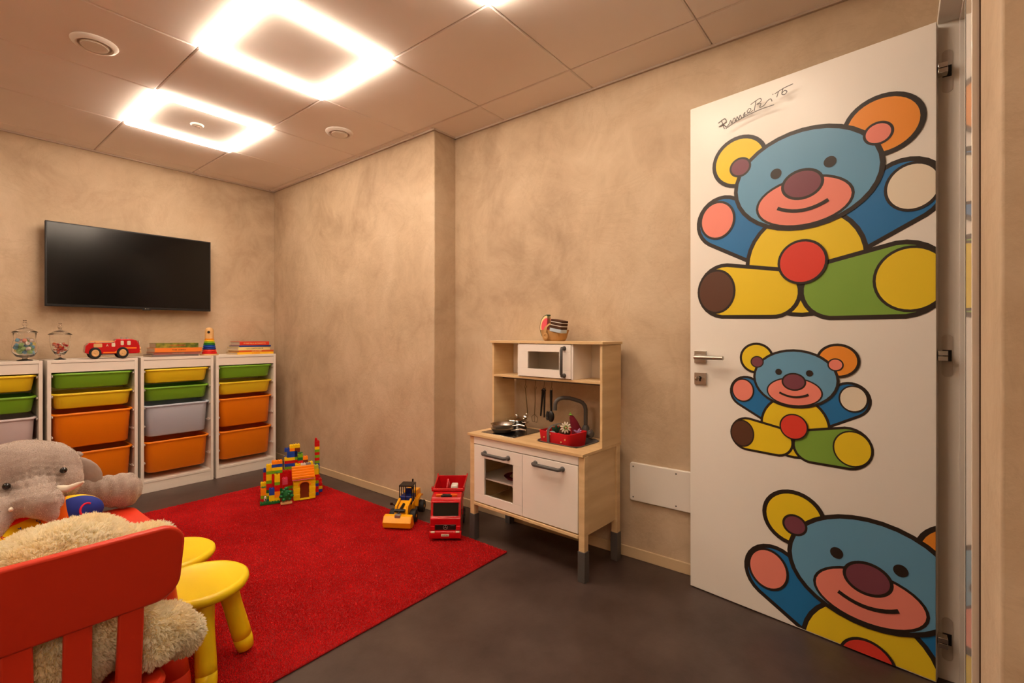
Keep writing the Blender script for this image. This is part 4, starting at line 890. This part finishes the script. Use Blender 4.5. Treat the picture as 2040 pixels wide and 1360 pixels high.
q = thing('felt_bun', 'cream felt bun behind the basket handle', 'toy food', KW(.405, .258, 1.138), KR); bm = B(); ball(bm, (0, 0, 0), (.022, .016, .016)); finish('bun_body', bm, 'felt_cream', q)

# ================================================================ WHITE ACCESS PANEL ON THE WALL
t = thing('access_panel', 'white plastic access panel screwed low on the wall beside the door', 'panel', (XR, .790, .382), R(-90))
bm = B(); prism(bm, rpoly(-.252, .252, -.094, .094, .012, 6), -.016, 0, 'xz'); finish('cover_plate', bm, 'white', t, bevel=.004, seg=3)
for x in (-.233, -.02, .215):
    for z in (-.075, .075):
        bm = B(); cyl(bm, (x, -.0163, z), (0, -1, 0), .0035, .0012, 10); finish('screw', bm, 'darkgrey', t)

# ================================================================ TOY TRUCK
t = thing('toy_dump_truck', 'red toy dump truck facing the camera beside the toy kitchen', 'toy truck', (1.794, 1.889, .0), R(40))
bm = B(); prism(bm, [(0, .020), (-.004, .030), (-.003, .052), (.004, .060), (.004, .125), (.018, .130), (.034, .205), (.055, .226), (.128, .228), (.132, .06), (.132, .02)], -.082, .082, 'xz'); cab = finish('cab', bm, 'truckred', t, bevel=.006, seg=3)
bm = B(); bump_ = prism(bm, [(-.012, .022), (-.014, .040), (-.010, .060), (.008, .062), (.008, .022)], -.086, .086, 'xz'); finish('bumper', bm, 'truckred', t, bevel=.004)
def face(x, y0, y1, z0, z1, nm, m, dx=.002, tilt=0, par=None):
    bm = B(); loft(bm, [[(x - dx, y0, z0), (x - dx, y1, z0), (x - dx + tilt, y1, z1), (x - dx + tilt, y0, z1)], [(x + .004, y0, z0), (x + .004, y1, z0), (x + .004 + tilt, y1, z1), (x + .004 + tilt, y0, z1)]]); return finish(nm, bm, m, par or t, bevel=.001)
face(.018, -.068, .068, .134, .200, 'windscreen', 'blackgloss', .0025, .0145)
gr_ = face(.004, -.055, .055, .064, .092, 'grille', 'blackp', .0025)
bm = B(); tube(bm, [(.0005, .0115 * math.cos(R(a)), .079 + .0115 * math.sin(R(a))) for a in range(0, 360, 20)], .0011, 6, closed=True)
for a in (90, 210, 330): tube(bm, [(.0003, 0, .079), (.0003, .0112 * math.cos(R(a)), .079 + .0112 * math.sin(R(a)))], [.0020, .0007], 6)
finish('star_emblem', bm, 'silver', gr_)
text('model_lettering', 'ACTROS', .006, 'silver', gr_, (.0012, -.038, .087), (PI / 2, 0, -PI / 2))
pl_ = face(-.0135, -.021, .021, .036, .048, 'licence_plate', 'plate', .001); text('plate_text', 'F M TG', .0085, 'ink', pl_, (-.0149, 0, .042), (PI / 2, 0, -PI / 2))
for s in (-1, 1):
    face(-.010, min(s * .056, s * .076), max(s * .056, s * .076), .054, .062, 'headlamp', 'plate', .004)
    bm = B(); box(bm, .052, .070, s * .040 - .018, s * .040 + .018, .224, .236); finish('roof_beacon', bm, 'amber', t, bevel=.002)
    face(.0, min(s * .058, s * .080), max(s * .058, s * .080), .064, .085, 'corner_panel', 'truckred', .004)
    bm = B(); prism(bm, [(.035, .135), (.095, .135), (.095, .198), (.052, .198)], s * .082 - .001, s * .082 + .0015, 'xz'); finish('side_window', bm, 'blackgloss', t)
bm = B(); box(bm, .050, .072, -.030, .030, .224, .234); finish('sun_roof_bar', bm, 'blackp', t, bevel=.002)
bm = B(); box(bm, .013, .030, -.074, .074, .203, .212); finish('sun_visor', bm, 'truckred', t, bevel=.003)
bm = B(); box(bm, .10, .40, -.03, .03, .050, .080); finish('chassis', bm, 'blackp', t)
bm = B(); prism(bm, [(-.064, .100), (.064, .100), (.092, .240), (-.092, .240)], .396, .404, 'yz'); finish('tailgate', bm, 'truckred', t, bevel=.001)
bm = B()
def U(x, hw0, hw1, z0, z1, th=.007): return [(x, -hw1, z1), (x, -hw0, z0), (x, hw0, z0), (x, hw1, z1), (x, hw1 - th, z1), (x, hw0 - th, z0 + th), (x, -hw0 + th, z0 + th), (x, -hw1 + th, z1)]
loft(bm, [U(.140, .060, .086, .095, .236), U(.30, .060, .090, .095, .238), U(.375, .060, .092, .098, .242), U(.392, .060, .093, .100, .250), U(.405, .062, .094, .110, .252)]); box(bm, .138, .144, -.084, .084, .096, .232); box(bm, .130, .146, -.092, .092, .228, .242)
for y in (-.088, .088): box(bm, .130, .150, y - .005, y + .005, .24, .252)
finish('dump_bed', bm, 'truckred', t, bevel=.0015)
def wheel(par, x, y, z, r, wd, hubm, name='wheel'):
    bm = B(); s = -1 if y < 0 else 1; y0 = y
    lathe(bm, [(r * .6, -wd / 2), (r * .92, -wd / 2), (r, -wd * .3), (r, wd * .3), (r * .92, wd / 2), (r * .6, wd / 2)], 28, 0, axis_mtx((x, y, z), (0, 1, 0))); w_ = finish(name, bm, 'rubber', par)
    bm = B(); lathe(bm, [(r * .62, 0), (r * .58, .002), (r * .3, -.003), (r * .25, .002), (.0005, .003)], 20, 0, axis_mtx((x, y + s * (wd / 2 - .002), z), (0, s, 0))); finish('hub', bm, hubm, w_)
for x in (.060, .270, .335):
    for y in (-.068, .068): wheel(t, x, y, .0325, .0315, .026, 'silver')
t2 = thing('toy_excavator', 'red and white toy excavator lying in the bed of the dump truck', 'toy vehicle', tuple(Matrix.Translation((1.794, 1.889, 0)) @ Matrix.Rotation(R(40), 4, 'Z') @ Vector((.24, -.01, .101))), R(40))
bm = B(); box(bm, -.04, .05, -.035, .035, .0, .05); finish('undercarriage', bm, 'rubber', t2, bevel=.01)
bm = B(); box(bm, -.03, .03, -.036, .002, .05, .135); finish('cabin', bm, 'white', t2, bevel=.006)
bm = B(); box(bm, -.032, .02, -.033, -.001, .065, .122); finish('cabin_window', bm, 'blackgloss', t2)
bm = B(); tube(bm, [(.03, .016, .05), (.0, .018, .125), (-.02, .020, .165), (-.045, .020, .13), (-.062, .020, .085)], [.010, .009, .007, .006, .005], 8); finish('boom', bm, 'truckred', t2)
bm = B(); ball(bm, (-.060, .020, .080), (.012, .016, .016)); finish('bucket', bm, 'silver', t2)

# ================================================================ WHEEL LOADER
t = thing('toy_wheel_loader', 'yellow toy wheel loader with black cab and lowered bucket on the rug', 'toy vehicle', (1.722, 2.205, .010), R(33))
bm = B(); prof = [(.000, .004), (.060, .004), (.072, .030), (.060, .066), (.030, .078), (.012, .072), (.034, .070), (.054, .060), (.064, .030), (.054, .009), (.0, .008)]
prof2 = [(.060, .010), (.020, .003), (-.004, .010), (-.012, .040), (.010, .070), (.034, .074), (.037, .070), (.014, .066), (-.007, .040), (.0, .013), (.02, .008), (.06, .014)]
prism(bm, prof2, -.078, .078, 'xz'); prism(bm, [(.06, .011), (.02, .004), (-.003, .011), (-.010, .040), (.011, .069), (.034, .072)], -.081, -.077, 'xz'); prism(bm, [(.06, .011), (.02, .004), (-.003, .011), (-.010, .040), (.011, .069), (.034, .072)], .077, .081, 'xz')
finish('bucket', bm, 'toyyellow', t, bevel=.001)
bm = B(); box(bm, .004, .03, -.016, .016, .058, .080); finish('quick_coupler', bm, 'silver', t, bevel=.002)
for y in (-.034, .034):
    bm = B(); p_ = [(.030, .040), (.060, .046), (.080, .105), (.150, .128), (.150, .114), (.092, .092), (.070, .036), (.035, .028)]; prism(bm, p_, y - .006, y + .006, 'xz'); finish('lift_arm', bm, 'toyyellow', t, bevel=.002)
bm = B(); cyl(bm, (.048, -.03, .088), (0, 1, 0), .010, .06, 12); tube(bm, [(.025, 0, .075), (.06, 0, .090), (.12, 0, .100)], [.006, .009, .009], 10); finish('tilt_ram', bm, 'blackp', t)
bm = B(); prism(bm, [(.085, .040), (.085, .085), (.150, .115), (.165, .090), (.165, .040)], -.028, .028, 'xz'); finish('front_frame', bm, 'toyyellow', t, bevel=.003)
bm = B(); prism(bm, [(.165, .045), (.160, .088), (.190, .100), (.220, .100), (.245, .145), (.325, .138), (.335, .09), (.325, .045)], -.040, .040, 'xz'); finish('engine_body', bm, 'toyyellow', t, bevel=.004)
bm = B(); prism(bm, [(.205, .062), (.215, .100), (.290, .112), (.325, .100), (.325, .090), (.285, .095), (.235, .085), (.222, .055)], -.058, .058, 'xz'); finish('fender', bm, 'toyyellow', t, bevel=.002)
cb = t; bm = B(); box(bm, .150, .232, -.040, .040, .193, .201)
for x, y in ((.153, -.037), (.153, .037), (.229, -.037), (.229, .037), (.190, -.037), (.190, .037), (.153, 0)): tube(bm, [(x, y, .09), (x, y, .195)], .0030, 6)
finish('cab_frame', bm, 'blackp', t, bevel=.001)
bm = B(); box(bm, .155, .228, -.036, .036, .088, .135); box(bm, .205, .226, -.02, .02, .12, .165); finish('cab_interior', bm, 'p_nearblue', t, bevel=.004)
bm = B(); cyl(bm, (.262, -.01, .14), (0, 0, 1), .005, .068, 10); finish('exhaust_pipe', bm, 'blackp', t)
bm = B(); box(bm, .085, .092, .055, .070, .105, .120); tube(bm, [(.10, .03, .09), (.09, .06, .11)], .003, 6); finish('work_lamp', bm, 'blackp', t)
for x in (.118, .282):
    for y in (-.060, .060): wheel(t, x, y, .0375, .0375, .034, 'toyyellow')

# ================================================================ BRICK CASTLE
t = thing('brick_castle', 'tall toy castle of coloured plastic bricks with a yellow gate house on the rug', 'toy castle', (1.591, 3.114, .012), R(-23))
BC = {}
LV = .0202
def brick(ix, iy, lv, n, col, h=1, m=2):
    key = (n, col, h, m)
    if key not in BC:
        bm = B(); w_ = .016 * n; d_ = .016 * m; g_ = .0003; box(bm, g_, w_ - g_, g_, d_ - g_, 0, LV * h - .0004)
        for a in range(n):
            for b_ in range(m): lathe(bm, [(.0048, LV * h - .001), (.0048, LV * h + .0040)], 8, 0, Matrix.Translation((.008 + .016 * a, .008 + .016 * b_, 0)), False, True)
        o = finish('brick', bm, 'p_' + col, t, ang=30); BC[key] = o.data
    else:
        o = bpy.data.objects.new('brick', BC[key]); C.objects.link(o); o.parent = t
    o.location = (.016 * ix, .016 * iy, lv * LV); return o
A_ = dict(y='yellow', r='red', b='blue', g='green', o='duploorange', k='pink', n='brown', w='white', e='grey', l='lime', d='darkgreen', v='nearblue')
def col(ix, iy, n, s, lv0=0, m=2):
    for i, c in enumerate(s):
        if c != '.': brick(ix, iy, lv0 + i, n, A_[c], 1, m)
base = B(); box(base, -.196, -.080, .000, .060, 0, .012)
for a in range(7):
    for b_ in range(3): lathe(base, [(.0048, .011), (.0048, .016)], 8, 0, Matrix.Translation((-.188 + .016 * a, .010 + .016 * b_, 0)), False, True)
finish('base_plate', base, 'p_darkgreen', t)
col(-9, 1, 2, 'yybb', .6); col(-7, 1, 2, 'yoorrg', .6); col(-7, 1, 2, 'yyy', 6); col(-12, 2, 2, 'rgoo', .6); col(-11, 3, 2, '..dg', 0) if 0 else None
col(-12, 5, 2, 'rgoyyy'); col(-10, 5, 4, 'brrgrrrr'); col(-10, 4, 2, '......rr') if 0 else None
col(-10, 3, 2, 'bgydrrgyygyy'[0:12]); col(-8, 3, 4, 'rvgdrrrrrgybo'[0:13]); col(-11, 7, 2, 'rrbrrrrrrb')
col(-4, 3, 2, 'rrbrrkk'); col(-4, 5, 4, 'rbrgrrrrr'); col(-3, 9, 2, 'rbrgbryrbybyb'); col(-1, 9, 2, 'rgrgbrynrrryb')
col(-3, 7, 4, 'rbrgbrbrngbry'); col(-2, 7, 4, 'bb', 13); col(-3, 7, 2, 'b', 15); col(-1, 7, 2, 'o', 15); col(1, 7, 2, 'nn', 14); col(-1, 7, 4, 'y', 16)
col(1, 7, 2, 'rbrgyrbrngyrgo'); col(0, 5, 4, 'rgbrrbrryb'); col(2, 5, 2, 'grdg', 10); col(4, 5, 2, 'rbygrbrrynnno'); col(6, 5, 2, 'bryrgbryyyy'); col(4, 5, 2, 'o', 13) if 0 else None
col(8, 3, 2, 'brrbgrryyl'); col(8, 5, 2, 'rbyrgro'); col(8, 7, 2, 'bryrrb'); col(10, 7, 2, 'byr'); col(9, 9, 2, 'rby') if 0 else None
col(10, 17, 2, 'bbyrggbbgrgrgyrr') ; brick(10, 17, 16, 1, 'red', 1, 1); col(10, 9, 2, 'bbyr'); col(10, 11, 2, 'bbr'); col(10, 13, 2, 'bby'); col(10, 15, 2, 'bbyr')
brick(1, 4, 10, 2, 'yellow', 1, 1); brick(3, 4, 10, 2, 'white', 1, 1); brick(5, 4, 10, 2, 'grey', 1, 1)
col(1, 4, 2, 'rbrgrrrrrr', 0, 1); col(3, 4, 2, 'rbrgrrrrrr', 0, 1); col(5, 4, 2, 'rbrgrrrrrr', 0, 1)
# gate house: coursed pillars, arch, door, boarded roof
for k in range(7):
    for x0, x1 in ((0, .038), (.096, .134)):
        bm = B(); o_ = .0012 if k % 2 else 0; box(bm, x0 - o_, x1 + o_, -.004 - o_, .056, 0, .0198); finish('gate_brick', bm, 'p_yellow', t, bevel=.0015).location = (0, 0, k * .0202)
bm = B(); n_ = 12; top = [(.038, .094)] + [(.067 - .029 * math.cos(PI * i / n_), .094 + .020 * math.sin(PI * i / n_)) for i in range(n_ + 1)] + [(.096, .094), (.096, .141), (.038, .141)]
prism(bm, top[1:], -.002, .030, 'xz'); finish('gate_arch', bm, 'p_yellow', t, bevel=.001)
bm = B(); tube(bm, [(.067 - .036 * math.cos(PI * i / n_), -.004, .094 + .027 * math.sin(PI * i / n_)) for i in range(n_ + 1)], .005, 8); finish('arch_moulding', bm, 'p_duploorange', t)
bm = B(); prism(bm, [(.038, .006), (.096, .006), (.096, .094)] + [(.067 + .029 * math.cos(PI * i / n_), .094 + .020 * math.sin(PI * i / n_)) for i in range(n_ + 1)], .012, .018, 'xz'); finish('gate_door', bm, 'p_brown', t)
bm = B(); box(bm, .036, .098, -.008, .02, 0, .007); finish('door_step', bm, 'p_yellow', t, bevel=.001)
for k in range(5):
    bm = B(); z0 = .1425 + .0150 * k; y0 = -.020 + .0095 * k; box(bm, -.010, .128, y0, y0 + .022, z0, z0 + .0152); finish('roof_board', bm, 'p_duploorange', t, bevel=.002)
bm = B(); prism(bm, [(-.02, .136), (.05, .136), (.05, .212), (.026, .212)], -.008, .126, 'yz'); finish('roof_core', bm, 'p_red', t)
t3 = thing('toy_tree', 'dark green plastic toy tree in a tan trough before the brick castle', 'toy tree', (1.535, 3.098, .012), R(-23))
bm = B(); box(bm, -.034, .034, -.012, .012, 0, .012)
for x in (-.026, -.009, .009, .026): cyl(bm, (x, 0, .012), (0, 0, 1), .0048, .004, 8)
finish('trough', bm, 'woodtoy', t3, bevel=.001)
bm = B(); ball(bm, (0, 0, .058), (.024, .016, .038), 14, 10)
for k, (x, z_) in enumerate(((-.030, .05), (.030, .05), (-.022, .075), (.022, .075), (0, .098), (-.016, .03), (.018, .03), (0, .055), (-.012, .088), (.014, .062))): ball(bm, (x, -.006 * (k % 2), z_), (.014, .012, .012), 10, 7)
finish('foliage', bm, 'p_darkgreen', t3)
t3 = thing('toy_dog', 'tiny white and brown plastic toy dog on the green base plate', 'toy figure', (1.449, 3.205, .0275), R(-23))
bm = B(); ball(bm, (0, 0, .012), (.008, .006, .012), 10, 8); ball(bm, (0, -.004, .027), (.0075, .007, .008), 10, 8); finish('dog_body', bm, 'p_white', t3)
bm = B(); ball(bm, (-.007, -.003, .030), (.003, .003, .006), 8, 6); ball(bm, (.007, -.003, .030), (.003, .003, .006), 8, 6); ball(bm, (.002, -.006, .012), (.004, .003, .006), 8, 6); finish('dog_patches', bm, 'p_brown', t3)
def sprig(x, y, z, lab):
    q = thing('leaf_piece', lab, 'toy leaf', tuple(Matrix.Translation((1.591, 3.114, .012)) @ Matrix.Rotation(R(-23), 4, 'Z') @ Vector((x, y, z))), R(-23)); bm = B()
    for a in (0, 50, 120, 180, 250, 310): ball(bm, (.010 * math.cos(R(a)), .008 * math.sin(R(a)), .006), (.009, .004, .0025), 8, 6, 0, Matrix.Rotation(R(a), 3, 'Z'))
    cyl(bm, (0, 0, 0), (0, 0, 1), .003, .008, 8); finish('leaf_fan', bm, 'p_darkgreen', q)
sprig(-.096, .032, LV * 9 + .0045, 'green plastic leaf piece on the yellow brick column of the castle')
sprig(-.176, .048, LV * 4.6 + .0045, 'green plastic leaf piece low at the left of the castle')
sprig(.048, .094, LV * 14 + .0045, 'green plastic leaf piece near the top of the castle')
